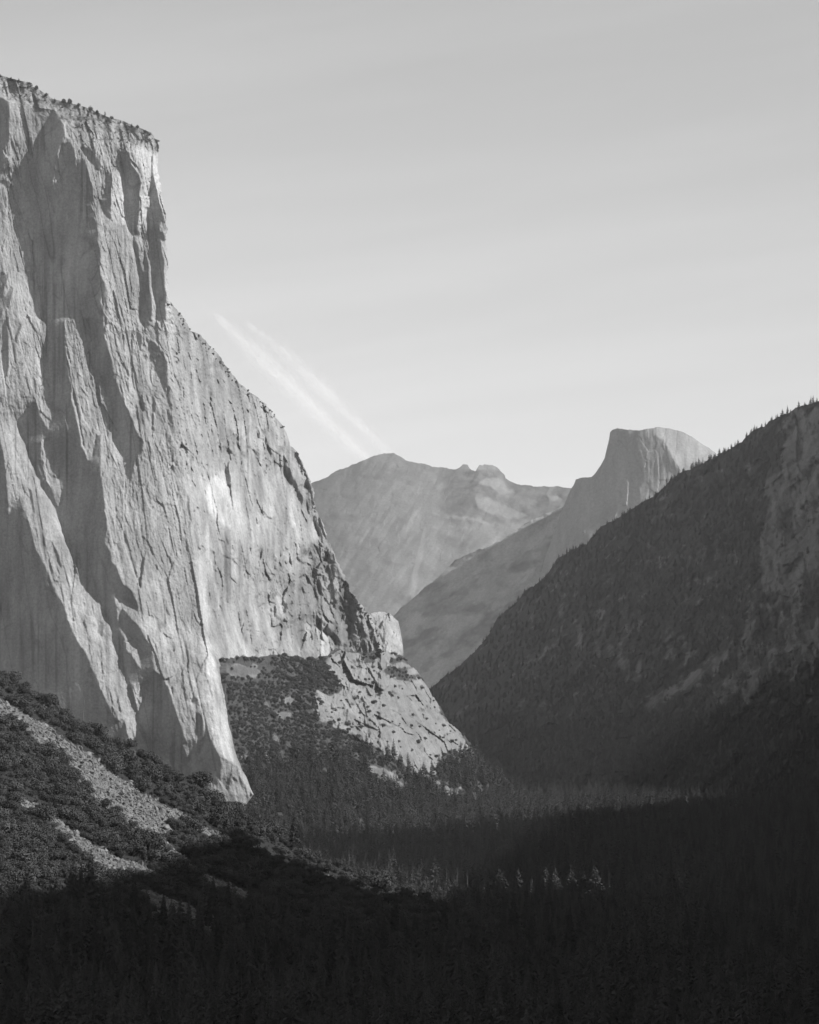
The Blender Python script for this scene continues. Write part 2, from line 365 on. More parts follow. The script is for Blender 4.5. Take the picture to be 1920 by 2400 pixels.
def slant(sd):                   # short slanting cracks and small ledges
    v = np.abs(vn(hw / 46 + lw / 60, lw / 150 - hw / 400, sd)); return np.clip(1 - v / .05, 0, 1) * np.clip(vn(lw / 46, hw / 60, sd + 7) * 2.5 - .5, 0, 1)
def joint(sc, ln, sd, wd):       # long thin cracks running down the wall
    v = np.abs(vn(lw / sc, hw / ln, sd)); return np.clip(1 - v / wd, 0, 1) * np.clip(vn(lw / (sc * 2), hw / (ln * .6), sd + 7) * 2.2 + .2, 0, 1)
D1 = D0 + R1 + vst + cl * facets(lw, hw, 60, 260, 50, .08, .02, .5) + rough * dg * (facets(lw, hw, 22, 120, 60, .16, .04, .35) + facets(lw, hw, 9, 40, 70, .24, .08, .25) + facets(ewx, hw, 4.8, 13, 75, .3, .14, .16)) \
     + cl * (1.3 * rough * fbm(lw / 18, hw / 140, 80, 3) + .25 * ridged(lw / 6, hw / 70, 84, 2) + .35 * rough * fbm(ewx / 7, ewy / 9, 88, 3)) \
     + (.4 + .6 * cl) * (1 + 2.2 * sm) * (1.8 * joint(30, 420, 141, .05) + 1.1 * joint(13, 200, 151, .08) + 1.3 * slant(191))
brk = blur((inpoly(G1.X + 3 * wx_, G1.Y + 3 * wy_, cv('y', [(900,820),(1230,830),(1340,780),(1450,1000),(1620,1240),(1760,1600),(1150,1600),(760,1500),(760,1300),(900,1100)])) | cap).astype(float), 22) * np.clip(.75 + .8 * fbm(G1.X / 40, G1.Y / 60, 161, 3), 0, 1.2) * (1 - .5 * cap)
D1 = D1 + brk * (facets(ewx, ewy, 22, 44, 91, .7, .25, 4) + facets(ewx, ewy, 9, 16, 95, .6, .3, 1.8))
# below the talus line the wall right of the prow drops back behind the wooded slope
D1 = D1 + 320 * np.clip((G1.X - XP(G1.Y) - 5 - wx_ * .4) / 10, 0, 1) * np.clip((G1.Y - 1562) / 14, 0, 1)
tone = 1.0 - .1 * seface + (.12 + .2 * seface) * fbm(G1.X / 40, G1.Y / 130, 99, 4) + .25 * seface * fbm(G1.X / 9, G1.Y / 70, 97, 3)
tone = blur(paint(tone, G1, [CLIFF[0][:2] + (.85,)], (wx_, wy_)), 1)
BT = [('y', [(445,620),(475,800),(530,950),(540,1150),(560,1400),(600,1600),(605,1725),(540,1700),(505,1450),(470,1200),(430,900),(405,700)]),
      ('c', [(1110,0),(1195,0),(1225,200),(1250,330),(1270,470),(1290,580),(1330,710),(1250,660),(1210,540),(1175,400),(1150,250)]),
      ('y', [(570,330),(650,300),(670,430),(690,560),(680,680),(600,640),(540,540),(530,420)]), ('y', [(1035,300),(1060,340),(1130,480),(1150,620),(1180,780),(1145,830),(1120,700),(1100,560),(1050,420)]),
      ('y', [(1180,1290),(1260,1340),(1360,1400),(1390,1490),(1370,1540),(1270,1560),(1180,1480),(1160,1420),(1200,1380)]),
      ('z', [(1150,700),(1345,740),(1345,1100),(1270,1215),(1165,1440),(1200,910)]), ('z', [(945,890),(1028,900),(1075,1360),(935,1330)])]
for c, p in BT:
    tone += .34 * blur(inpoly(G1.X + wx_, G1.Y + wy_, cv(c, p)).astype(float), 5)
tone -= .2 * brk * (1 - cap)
stain = np.clip(fbm(G1.X / 6, G1.Y / 260, 171, 3) * 2.4 - .35, 0, 1) * np.clip(.5 + 1.5 * vn(G1.X / 70, G1.Y / 150, 173), 0, 1)
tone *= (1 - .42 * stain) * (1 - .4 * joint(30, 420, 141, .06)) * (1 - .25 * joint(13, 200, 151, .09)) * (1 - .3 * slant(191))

rows = np.unique(np.concatenate([np.arange(134, 720, 1.35), np.arange(720, 1990, 1.9)]))
nC = 620
s = np.linspace(0, 1, nC)
yy = rows[:, None] + 0 * s[None, :]
re = REDGE(rows) + np.where(rows > 170, 2.2 * vn(rows / 9, 0 * rows, 3) + 1.3 * vn(rows / 3.1, 0 * rows, 4) + 3 * vn(rows / 28, 0 * rows, 2), 0)
re = np.where((rows < 340) & (rows > 160), re + 9 * np.maximum(0, vn(rows / 6, 0 * rows, 12)), re)
xx = -118 + s[None, :] * (re[:, None] + 118)
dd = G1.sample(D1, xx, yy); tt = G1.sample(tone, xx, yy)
# the wall turns the corner and runs back into the mountain
kb = np.array([12, 40, 100, 220, 420, 750, 1200.])
xb = re[:, None] - np.array([.3, 1.2, 3, 6, 10, 16, 24])[None, :]
db = dd[:, -1:] + kb[None, :]
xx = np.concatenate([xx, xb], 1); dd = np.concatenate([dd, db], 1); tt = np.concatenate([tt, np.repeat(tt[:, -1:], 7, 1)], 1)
yy = rows[:, None] + 0 * xx
cx_, cy_, cz_ = W(xx, yy, dd)
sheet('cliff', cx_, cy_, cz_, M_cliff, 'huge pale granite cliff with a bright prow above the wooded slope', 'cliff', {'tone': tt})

def cliffD(x, y): return G1.sample(D1, x, y)

# ================================================================== generic relief sheet under a skyline
def relief(name, x0, x1, y1, T, Dtop, Dbot, feats, mat, label, cat, abase=.0, st=2.0, eps=150., noise=None, cols=500, nrows=500, skyn=1.0, back=900, wy=.5, vegf=None, tonef=None, warp=1.0, ymargin=12, gyf=None, backz=.25, pw=1.0, fix=None):
    ytop = min(T(np.linspace(x0, x1, 200))) - ymargin
    G = Grid(x0 - 6, x1 + 6, ytop, y1 + 6, st)
    w1 = warp * (4 * vn(G.X / 22, G.Y / 30, 105) + 2 * vn(G.X / 7, G.Y / 9, 106)); w2 = warp * (4 * vn(G.X / 22, G.Y / 30, 107) + 2 * vn(G.X / 7, G.Y / 9, 108))
    am = blur(paint(np.full(G.X.shape, abase, float), G, feats, (w1, w2)), 2)
    tx = np.arange(x0 - 300, x1 + 300, 2.); ts = np.convolve(np.pad(T(tx), 45, mode='edge'), np.ones(91) / 91, 'valid')
    Ts = np.interp(G.X, tx, ts)
    t = np.clip((G.Y - Ts) / (y1 - Ts), -.35, 1)
    D0 = Dtop(G.X) + (Dbot(G.X) - Dtop(G.X)) * np.sign(t) * np.abs(t) ** pw
    mpp = D0 / F
    gy = np.zeros_like(am) if gyf is None else gyf(G) * mpp
    R = integrate((am - 0.0) * mpp * st, gy * st, 1.0, wy, (st / eps) ** 2)
    D = D0 + R
    if noise is not None: D = D + noise(G, mpp)
    if fix is not None: D = fix(G, D)
    xs = np.linspace(x0, x1, cols)
    tr = T(xs) + skyn * (1.6 * vn(xs / 11, 0 * xs, 3) + 1.0 * vn(xs / 3.7, 0 * xs, 4))
    u = np.linspace(0, 1, nrows)[:, None] ** 1.0
    yy = tr[None, :] + u * (y1 - tr[None, :]); xx = xs[None, :] + 0 * yy
    dd = G.sample(D, xx, yy)
    tn = np.ones_like(dd) if tonef is None else G.sample(tonef(G, (w1, w2)), xx, yy)
    vg = np.zeros_like(dd) if vegf is None else G.sample(vegf(G, (w1, w2)), xx, yy)
    kb = np.array([1, .55, .28, .12, .04])[:, None] * back
    d0 = dd[:1]
    db = d0 + kb
    zb = (CAMZ + (HY - tr[None, :]) / F * d0) - kb * backz
    xw, yw, zw = W(xx, yy, dd)
    xb = (xs[None, :] - CX) / F * db
    xw = np.concatenate([xb, xw], 0); yw = np.concatenate([db, yw], 0); zw = np.concatenate([zb, zw], 0)
    rep = lambda a: np.concatenate([np.repeat(a[:1], 5, 0), a], 0)
    o = sheet(name, xw, yw, zw, mat, label, cat, {'tone': rep(tn), 'veg': rep(vg)})
    return G, D, o

# ------------------------------------------------------------------ wooded talus slope and pale slabs under the cliff
TM = pl([(470, 1552), (508, 1546), (542, 1542), (617, 1538), (667, 1532), (734, 1546), (771, 1534), (792, 1521), (855, 1530), (894, 1525), (925, 1530), (951, 1544), (980, 1571), (1001, 1609), (1026, 1646), (1047, 1688), (1084, 1717), (1105, 1747), (1118, 1767), (1150, 1792), (1200, 1840), (1260, 1900)])
xq = np.linspace(504, 895, 40)
DTM = pl(list(zip(xq, cliffD(np.minimum(xq, REDGE(TM(xq)) - 4), TM(xq)) - 6)) + [(960, 5480), (1118, 5650), (1260, 5750)])
DBM = pl([(470, 4690), (600, 4640), (800, 4650), (1000, 4930), (1150, 5200), (1260, 5420)])
SLAB = [(560,800),(590,770),(640,790),(720,760),(700,690),(620,600),(700,540),(850,570),(950,545),(1080,590),(1180,680),(1260,830),(1310,930),(1400,1000),(1450,1080),(1300,1120),(1260,1240),(1180,1240),(1140,1220),(1000,1150),(960,1110),(870,1060),(780,1020),(700,980),(640,930),(590,930),(570,850)]
SLABVEG = [[(920,590),(1080,590),(1170,690),(1100,720),(1010,690),(960,640)], [(850,560),(960,545),(940,600),(860,600)], [(780,600),(900,620),(930,680),(830,650)]]
SCREE = [[(0,600),(250,620),(270,680),(160,690),(20,650)], [(240,760),(330,860),(440,900),(400,930),(300,850)], [(320,970),(400,1080),(340,1040)], [(830,1180),(960,1210),(1130,1350),(1000,1310),(900,1240)], [(1100,1200),(1250,1270),(1400,1370),(1300,1350),(1150,1250)], [(740,1110),(830,1140),(800,1120)], [(400,800),(440,800),(430,850),(405,840)], [(640,1040),(690,1060),(660,1075)]]
MF = [('d', SLAB, .75), ('d', [(640,640),(760,690),(850,830),(960,960),(1060,1100),(1130,1190),(960,1110),(800,1010),(740,900),(700,760)], .95),
      ('d', [(690,800),(720,800),(770,830),(760,960),(740,990),(700,900)], .1), ('d', [(560,800),(600,800),(650,920),(590,930)], .1),
      ('d', [(1040,760),(1060,830),(1120,950),(1150,1010),(1110,1000),(1050,880)], -.5), ('d', [(1140,1130),(1180,1120),(1230,1200),(1240,1250),(1160,1240)], -.5),
      ('d', [(1220,930),(1310,930),(1450,1080),(1300,1000)], -.1), ('d', [(1180,690),(1260,830),(1310,930),(1270,900),(1180,770)], .1),
      ('d', [(830,690),(860,700),(850,800),(830,830)], -.2), ('d', [(1030,1130),(1070,1150),(1060,1180)], -.5), ('d', [(640,600),(760,650),(800,680),(770,690),(680,650)], .2)]
def m_noise(G, mpp):
    slab = blur(inpoly(G.X, G.Y, cv('d', SLAB)).astype(float), 4)
    ln = G.X - .55 * G.Y
    return slab * (facets(ln, G.Y, 46, 90, 201, .4, .25, 2.5) + facets(ln, G.Y, 17, 34, 205, .55, .3, 1.5) + facets(G.X, G.Y, 7, 10, 207, .6, .5, 1.6) + 12 * fbm(G.X / 26, G.Y / 30, 211, 5)) + (1 - slab) * (9 * fbm(ln / 60, G.Y / 90, 215, 3) + 2 * fbm(G.X / 7, G.Y / 8, 217, 3))
def m_veg(G, w):
    v = np.full(G.X.shape, 1.0)
    for p in [SLAB] + SCREE: v[inpoly(G.X + w[0], G.Y + w[1], cv('d', p))] = 0
    for p in SLABVEG: v[inpoly(G.X + w[0], G.Y + w[1], cv('d', p))] = .6
    return blur(v, 14) + .85 * fbm((G.X - .5 * G.Y) / 22, G.Y / 13, 221, 5) - .02
def m_tone(G, w):
    t = 1 + .2 * fbm(G.X / 12, G.Y / 16, 219, 4)
    for p in SCREE: t = t * (1 - .42 * blur(inpoly(G.X + w[0], G.Y + w[1], cv('d', p)).astype(float), 4))
    return t
GM, DM, _ = relief('talus_slope', 504, 1260, 2010, TM, DTM, DBM, MF, M_talus, 'wooded slope with pale bare slabs below the cliff', 'slope', abase=.42, st=2.0, eps=120, noise=m_noise, cols=560, nrows=360, skyn=2.4, back=500, vegf=m_veg, tonef=m_tone, fix=lambda G, D: np.where(G.X < XP(G.Y) + 110, np.maximum(D, cliffD(np.minimum(G.X, XP(G.Y) + 3), G.Y) + 8), D))

# ------------------------------------------------------------------ the small pinnacle behind the slabs
TP = pl([(850, 1452), (867, 1439), (896, 1433), (913, 1437), (922, 1446), (934, 1456), (942, 1496), (950, 1560)])
relief('pinnacle', 850, 950, 1600, TP, lambda x: 6100 + 0 * x, lambda x: 5950 + 0 * x, [('d', [(880,320),(975,330),(985,400),(960,480),(990,590),(880,590)], -.5), ('d', [(985,330),(1050,370),(1070,470),(1085,600),(995,600),(975,450),(1000,390)], 1.4)], M_cliff,
       'small pale rock pinnacle lit on one side behind the slabs', 'pinnacle', abase=.3, st=1.5, eps=60, cols=90, nrows=130, skyn=1.0, back=300, backz=.4,
       noise=lambda G, m: facets(G.X - .1 * G.Y, G.Y, 14, 34, 301, .5, .2, 4) + facets(G.X, G.Y, 6, 12, 305, .5, .3, 2))

# ================================================================== right-hand forested ridge
TR = pl([(940, 1660), (1009, 1612), (1043, 1586), (1080, 1557), (1122, 1519), (1151, 1477), (1168, 1448), (1200, 1420), (1233, 1386), (1275, 1357), (1304, 1311), (1338, 1288), (1375, 1274), (1409, 1236), (1450, 1215), (1492, 1186), (1542, 1157), (1572, 1123), (1597, 1107), (1638, 1090), (1676, 1069), (1722, 1048), (1759, 1015), (1797, 994), (1822, 977), (1851, 965), (1868, 954), (1920, 940), (2050, 890), (2300, 800)])
DTR = pl([(940, 7600), (1200, 7300), (1500, 6900), (1920, 6350), (2300, 6000)])
DBR = pl([(940, 6300), (1200, 6050), (1500, 5850), (1920, 5600), (2300, 5500)])
RCK = [('r', [(1570,390),(1725,380),(1900,300),(1900,1290),(1725,1290),(1640,1330),(1580,1360),(1480,1430),(1420,1440),(1390,1300),(1400,1150),(1400,1000),(1430,850),(1445,750),(1530,720),(1545,550)], .1),
       ('r', [(1480,1430),(1725,1290),(1900,1250),(1900,1900),(1600,1930),(1480,1900),(1500,2050),(1330,2060),(1230,1980),(1160,1960),(1220,1750),(1300,1600),(1330,1480)], .42),
       ('r', [(330,1550),(420,1500),(640,1520),(900,1600),(1000,1650),(1060,1750),(950,1850),(800,1920),(650,1930),(560,1850),(450,1760),(330,1700)], .5),
       ('r', [(1220,1720),(1250,1740),(1000,1950),(800,2050),(680,2110),(700,2070),(950,1920)], .2),
       ('r', [(960,1150),(1180,1140),(1200,1230),(1000,1250)], .6), ('r', [(1120,880),(1300,900),(1350,1050),(1180,1040)], .72), ('r', [(250,1480),(340,1490),(300,1580),(240,1560)], .45),
       ('r', [(60,1500),(200,1460),(250,1520),(100,1600)], .62), ('r', [(480,1050),(620,1090),(600,1140),(500,1110)], .66), ('r', [(680,1050),(740,1060),(720,1150),(690,1140)], .62), ('r', [(690,1330),(850,1330),(900,1400),(740,1400)], .66)]
RF = [('r', [(1570,390),(1900,380),(1900,1290),(1580,1360),(1540,1100),(1560,700)], -.55), ('r', [(1445,750),(1530,720),(1540,1000),(1480,1300),(1400,1300),(1400,1000)], -.2),
      ('r', [(1540,540),(1570,390),(1560,720),(1545,1100),(1525,1000),(1530,720)], .6), ('r', [(1390,1290),(1430,1250),(1420,1440),(1330,1620),(1220,1760),(1000,1950),(900,1950),(1200,1700),(1320,1500)], .25),
      ('r', [(900,1100),(1300,1150),(1330,1250),(1000,1500),(700,1500),(600,1300)], -.55), ('r', [(100,1900),(500,1850),(900,2000),(700,2100),(200,2130)], -.6)]
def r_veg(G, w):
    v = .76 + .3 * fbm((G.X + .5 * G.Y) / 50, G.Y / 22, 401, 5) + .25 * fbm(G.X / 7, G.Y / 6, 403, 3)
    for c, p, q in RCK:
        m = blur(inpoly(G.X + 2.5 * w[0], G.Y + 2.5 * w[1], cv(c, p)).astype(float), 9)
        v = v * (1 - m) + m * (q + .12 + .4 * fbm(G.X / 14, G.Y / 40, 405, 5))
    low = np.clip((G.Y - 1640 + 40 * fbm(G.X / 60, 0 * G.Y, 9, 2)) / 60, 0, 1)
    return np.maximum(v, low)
def r_noise(G, mpp):
    ln = G.X + .8 * G.Y; ln2 = G.X - .15 * G.Y
    rk = blur(inpoly(G.X, G.Y, cv('r', RCK[0][1])).astype(float), 6) + blur(inpoly(G.X, G.Y, cv('r', RCK[1][1])).astype(float), 6)
    return 55 * fbm(ln / 130, G.Y / 200, 411, 4) + 22 * ridged(ln / 60, G.Y / 110, 415, 4) + rk * (facets(ln2, G.Y, 30, 110, 421, .5, .1, 9) + facets(ln2, G.Y, 12, 44, 425, .6, .15, 4)) + facets(G.X, G.Y, 30, 34, 431, .35, .25, 4) + facets(G.X, G.Y, 11, 12, 435, .4, .3, 2)
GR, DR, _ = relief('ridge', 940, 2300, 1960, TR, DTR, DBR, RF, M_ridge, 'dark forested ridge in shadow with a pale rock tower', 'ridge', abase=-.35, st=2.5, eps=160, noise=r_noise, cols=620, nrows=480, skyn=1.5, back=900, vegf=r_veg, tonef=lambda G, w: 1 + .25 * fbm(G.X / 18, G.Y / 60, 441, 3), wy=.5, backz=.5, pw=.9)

# ================================================================== far mountain, shoulder, dome
TC = pl([(640, 1185), (690, 1155), (728, 1133), (763, 1120), (793, 1102), (837, 1085), (867, 1072), (902, 1062), (924, 1062), (941, 1072), (950, 1078), (989, 1086), (1015, 1093), (1067, 1100), (1076, 1096), (1085, 1088), (1096, 1089), (1102, 1100), (1115, 1104), (1124, 1091), (1137, 1087), (1154, 1089), (1172, 1102), (1183, 1113), (1185, 1122), (1196, 1128), (1224, 1137), (1259, 1141), (1302, 1139), (1337, 1143), (1420, 1160), (1500, 1190)])
CF = [('h', [(1070,420),(1130,390),(1220,395),(1245,430),(1290,470),(1200,475),(1150,440)], .6), ('h', [(1070,485),(1130,495),(1260,550),(1350,600),(1310,615),(1180,600),(1080,550)], .55),
      ('h', [(840,585),(900,592),(1020,605),(1100,620),(1190,648),(1100,635),(1020,612),(900,605)], 1.2), ('h', [(1450,480),(1510,480),(1550,515),(1480,510)], .9),
      ('h', [(1090,330),(1160,320),(1225,380),(1220,400),(1130,390),(1080,360)], .1),
      ('h', [(620,420),(760,480),(640,600),(560,560)], -.5), ('h', [(780,700),(800,640),(790,780),(760,900),(740,1050),(710,1020),(740,880)], -.1), ('h', [(1020,640),(1030,650),(970,790),(955,830)], 0)]
def c_veg(G, w):
    v = .36 + .22 * fbm((G.X + .9 * G.Y) / 60, (G.Y - .5 * G.X) / 16, 501, 4)
    v = v + .4 * np.clip((G.X - 1020) / 60, 0, 1) * np.clip((G.Y - 1098) / 12, 0, 1) * np.clip((1240 - G.Y) / 50, 0, 1)
    for i in (0, 1, 2, 3): v = v - .3 * blur(inpoly(G.X + 2 * w[0], G.Y + 2 * w[1], cv('h', CF[i][1])).astype(float), 4)
    return v
GC, DC, _ = relief('mountain', 640, 1500, 1560, TC, lambda x: 17000 + 0 * x, lambda x: 16100 + 0 * x, CF, M_far, 'pale hazy bare mountain in the far distance with a low rounded summit', 'mountain', abase=-.55, st=1.5, eps=130, cols=640, nrows=360, skyn=.8, back=2500, vegf=c_veg, warp=.5, backz=.3,
       noise=lambda G, m: 26 * fbm((G.X + .8 * G.Y) / 90, G.Y / 130, 511, 4) + 4 * ridged((G.X + .7 * G.Y) / 40, G.Y / 60, 515, 4) + facets(G.X + .5 * G.Y, G.Y, 16, 40, 521, .08, .05, .4))
TS = pl([(900, 1640), (960, 1560), (985, 1440), (998, 1389), (1041, 1341), (1067, 1311), (1111, 1293), (1172, 1272), (1237, 1224), (1280, 1200), (1324, 1182), (1400, 1150), (1460, 1140)])
TS = pl([(800, 1570), (880, 1490), (940, 1425), (998, 1375), (1041, 1341), (1067, 1311), (1111, 1293), (1172, 1268), (1237, 1224), (1280, 1203), (1324, 1185), (1400, 1150), (1460, 1140)])
SF = [('h', [(1330,640),(1480,570),(1540,540),(1500,650),(1250,860),(1140,780),(1200,740)], .05), ('h', [(1060,950),(1100,900),(1040,1100),(960,1300),(900,1300),(980,1100)], -.3)]
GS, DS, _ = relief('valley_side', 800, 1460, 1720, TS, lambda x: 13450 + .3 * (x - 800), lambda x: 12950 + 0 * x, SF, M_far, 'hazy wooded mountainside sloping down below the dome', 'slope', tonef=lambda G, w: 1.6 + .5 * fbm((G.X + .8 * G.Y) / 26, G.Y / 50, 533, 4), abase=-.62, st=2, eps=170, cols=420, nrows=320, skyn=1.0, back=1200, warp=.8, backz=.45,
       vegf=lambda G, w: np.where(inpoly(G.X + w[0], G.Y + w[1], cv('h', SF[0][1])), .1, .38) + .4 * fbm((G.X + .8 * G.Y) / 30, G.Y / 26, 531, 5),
       noise=lambda G, m: 30 * fbm((G.X + .9 * G.Y) / 90, G.Y / 130, 541, 4) + 12 * ridged((G.X + .8 * G.Y) / 40, G.Y / 50, 545, 4) + facets(G.X, G.Y, 14, 18, 551, .14, .1, .5))
TD = pl([(1262, 1370), (1280, 1300), (1302, 1240), (1318, 1192), (1338, 1146), (1344, 1138), (1350, 1123), (1375, 1118), (1386, 1119), (1396, 1109), (1409, 1090), (1417, 1075), (1423, 1050), (1428, 1030), (1430, 1014), (1436, 1007), (1446, 1004), (1471, 1007), (1501, 1009), (1517, 1005), (1542, 1001), (1567, 1003), (1597, 1011), (1622, 1023), (1642, 1038), (1659, 1048), (1676, 1059), (1720, 1110), (1780, 1200)])
HF = [('r', [(720,500),(820,481),(950,505),(1140,620),(1250,720),(950,720),(900,640),(860,560),(790,510)], .5), ('r', [(560,500),(590,488),(720,500),(760,492),(840,520),(780,525),(650,515)], .1),
      ('r', [(870,560),(930,560),(1040,640),(1130,640),(1150,700),(940,760),(960,700),(920,640)], .35), ('r', [(920,630),(950,640),(975,700),(945,720)], .9),
      ('r', [(330,830),(450,765),(500,700),(520,900),(450,1100),(300,1000),(280,950)], -.3)]
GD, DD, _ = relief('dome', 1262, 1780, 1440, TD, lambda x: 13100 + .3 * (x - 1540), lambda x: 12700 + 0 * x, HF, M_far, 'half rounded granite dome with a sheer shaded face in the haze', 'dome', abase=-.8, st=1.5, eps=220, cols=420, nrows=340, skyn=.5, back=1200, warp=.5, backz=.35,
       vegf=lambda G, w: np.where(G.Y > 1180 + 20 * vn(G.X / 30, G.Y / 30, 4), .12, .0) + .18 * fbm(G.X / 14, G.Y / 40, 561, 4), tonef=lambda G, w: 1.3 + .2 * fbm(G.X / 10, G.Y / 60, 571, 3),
       noise=lambda G, m: 2.5 * ridged(G.X / 14, G.Y / 90, 581, 3) + facets(G.X, G.Y, 22, 70, 585, .1, .04, 2) + facets(G.X, G.Y, 9, 24, 587, .1, .05, 1))

# ================================================================== near hillside (scree and oaks)
TN = pl([(-80, 1540), (0, 1585), (83, 1630), (167, 1690), (234, 1718), (292, 1748), (376, 1795), (430, 1822), (472, 1838), (530, 1876), (584, 1914), (626, 1948), (668, 1970), (720, 2004), (771, 2016), (834, 2042), (876, 2054), (917, 2070), (951, 2086), (1022, 2108), (1120, 2150), (1250, 2210), (1400, 2300), (1600, 2420), (1750, 2500)])
DTN = pl([(-80, 2480), (0, 2500), (500, 2620), (950, 2720), (1300, 2500), (1750, 2150)])
DBN = pl([(-80, 1800), (500, 1880), (950, 1960), (1300, 2040), (1750, 2080)])
SC = [('c', [(0,330),(60,380),(200,450),(300,500),(320,540),(440,600),(560,690),(640,760),(760,850),(860,900),(960,940),(1080,1010),(1260,1110),(1230,1120),(1100,1060),(950,1000),(900,1010),(960,1050),(930,1080),(890,1080),(960,1160),(1060,1240),(1120,1280),(1080,1290),(960,1210),(860,1130),(760,1050),(680,980),(560,930),(500,870),(440,780),(380,700),(300,640),(220,560),(120,500),(0,430),(-150,380),(-150,270)]),
      ('c', [(60,860),(200,930),(300,1000),(400,1080),(480,1140),(600,1190),(720,1240),(830,1290),(900,1310),(850,1330),(720,1320),(600,1290),(500,1230),(430,1160),(330,1070),(220,990),(100,920)]),
      ('c', [(800,1400),(900,1440),(1050,1490),(1200,1560),(1280,1610),(1250,1700),(1180,1720),(1050,1640),(900,1590),(820,1510)]),
      ('c', [(1100,1290),(1200,1330),(1300,1390),(1480,1490),(1440,1500),(1250,1420),(1120,1340)]), ('c', [(60,580),(120,590),(110,615),(70,605)])]
def n_veg(G, w):
    v = np.full(G.X.shape, 1.0)
    for c, p in SC: v[inpoly(G.X + w[0], G.Y + w[1], cv(c, p))] = 0
    return blur(v, 4) + .5 * fbm(G.X / 16, G.Y / 13, 611, 4) - .11
def n_noise(G, mpp):
    return 7 * fbm((G.X - 1.5 * G.Y) / 60, (G.Y + .6 * G.X) / 300, 601, 3) + 2.2 * fbm(G.X / 14, G.Y / 16, 605, 4) + .8 * fbm(G.X / 4, G.Y / 4, 607, 2)
GN_, DN, _ = relief('hillside', -80, 1750, 2520, TN, DTN, DBN, [], M_hill, 'near hillside of scree and oaks falling across the lower view', 'hillside', abase=0, st=3, noise=n_noise, cols=700, nrows=420, skyn=1.0, back=260, vegf=n_veg, wy=.5, backz=.55, tonef=lambda G, w: 1 + .1 * fbm(G.X / 20, G.Y / 20, 609, 2))

# ================================================================== ground sheet and the wall of the valley on the sun's side
gz_y = pl([(0, 0), (3500, 3), (3900, 8), (4150, 20), (4400, 31), (4700, 43), (5000, 62), (5300, 73), (5800, 86), (7000, 120), (26500, 150)])
def gz(X, Y):
    X = np.asarray(X, float); Y = np.asarray(Y, float)
    hill = 154 - np.maximum(0, Y - 6) * .5 - np.abs(X) * .1
    return np.maximum(gz_y(Y) + 2.5 * fbm(X / 120, Y / 120, 701, 3), np.where(Y < 340, hill, -99))
ga = np.concatenate([np.linspace(-9000, -1000, 17), np.linspace(-900, 900, 91), np.linspace(1000, 9000, 17)])
gb = np.concatenate([np.linspace(-1500, -100, 8), np.linspace(-60, 400, 47), np.linspace(430, 6400, 240), np.linspace(6700, 26000, 40)])
gX, gY = np.meshgrid(ga, gb[::-1])
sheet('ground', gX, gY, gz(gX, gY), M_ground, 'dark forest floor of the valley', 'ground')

HS = pl([(-1200, 980), (0, 940), (1000, 905), (1832, 882), (1900, 860), (2013, 840), (2111, 845), (2256, 838), (2334, 782), (2389, 724), (2452, 680), (2520, 668), (2600, 664), (2800, 655), (3300, 640), (3560, 632), (3612, 625), (3634, 450), (3686, 450), (3708, 640), (3900, 750), (4100, 830), (4200, 852), (4325, 800), (4402, 748), (4500, 702), (4602, 652), (4794, 580), (5135, 480), (5500, 400), (5900, 300)])  # unseen crest; its heights and narrow notch are shaped to place the shade
vy = np.unique(np.concatenate([np.arange(-1200, 5900, 14.), np.arange(3600, 3720, 5.)]))[::-1]
H = HS(vy) + np.where(np.abs(vy - 3660) > 60, 9 * vn(vy / 38, 0 * vy, 5) + 6 * vn(vy / 13, 0 * vy, 6), 0)
foot = np.maximum(.128 * vy + 95, 190)
uu = np.concatenate([np.linspace(0, 1, 60), 1 + np.linspace(.04, 1.6, 26)])
pX = np.where(uu[None, :] <= 1, foot[:, None] + (900 - foot[:, None]) * uu[None, :], 900 + (uu[None, :] - 1) * 1000)
g0 = gz_y(vy)[:, None] - 6
pr = np.clip(uu, 0, 1)[None, :]
pZ = np.where(uu[None, :] <= 1, g0 + (H[:, None] - g0) * (.75 * pr + .25 * pr ** 3), np.maximum(H[:, None] - (uu[None, :] - 1) * 700, -4))
pY = vy[:, None] + 0 * pX
edge = np.clip(1 - np.abs(pr - .5) * 2, 0, 1) * (uu[None, :] <= 1)
pX = pX + edge * (26 * fbm(pY / 120, pZ / 160, 711, 4)); 
sheet('valley_wall', pX, pY, pZ, M_ridge, 'steep wooded rock wall of the valley beyond the picture edge', 'valley wall', {'tone': np.ones_like(pX), 'veg': .7 + .3 * fbm(pY / 90, pZ / 120, 721, 3)})

# ================================================================== plants: prototypes
def tube(pts, rads, n=6):
    V = []; Q = []
    for (p, r) in zip(pts, rads):
        for k in range(n):
            a = 2 * math.pi * k / n; V.append((p[0] + r * math.cos(a), p[1] + r * math.sin(a), p[2]))
    for i in range(len(pts) - 1):
        for k in range(n):
            a = i * n + k; b = i * n + (k + 1) % n; Q.append((a, b, b + n, a + n))
    return V, Q

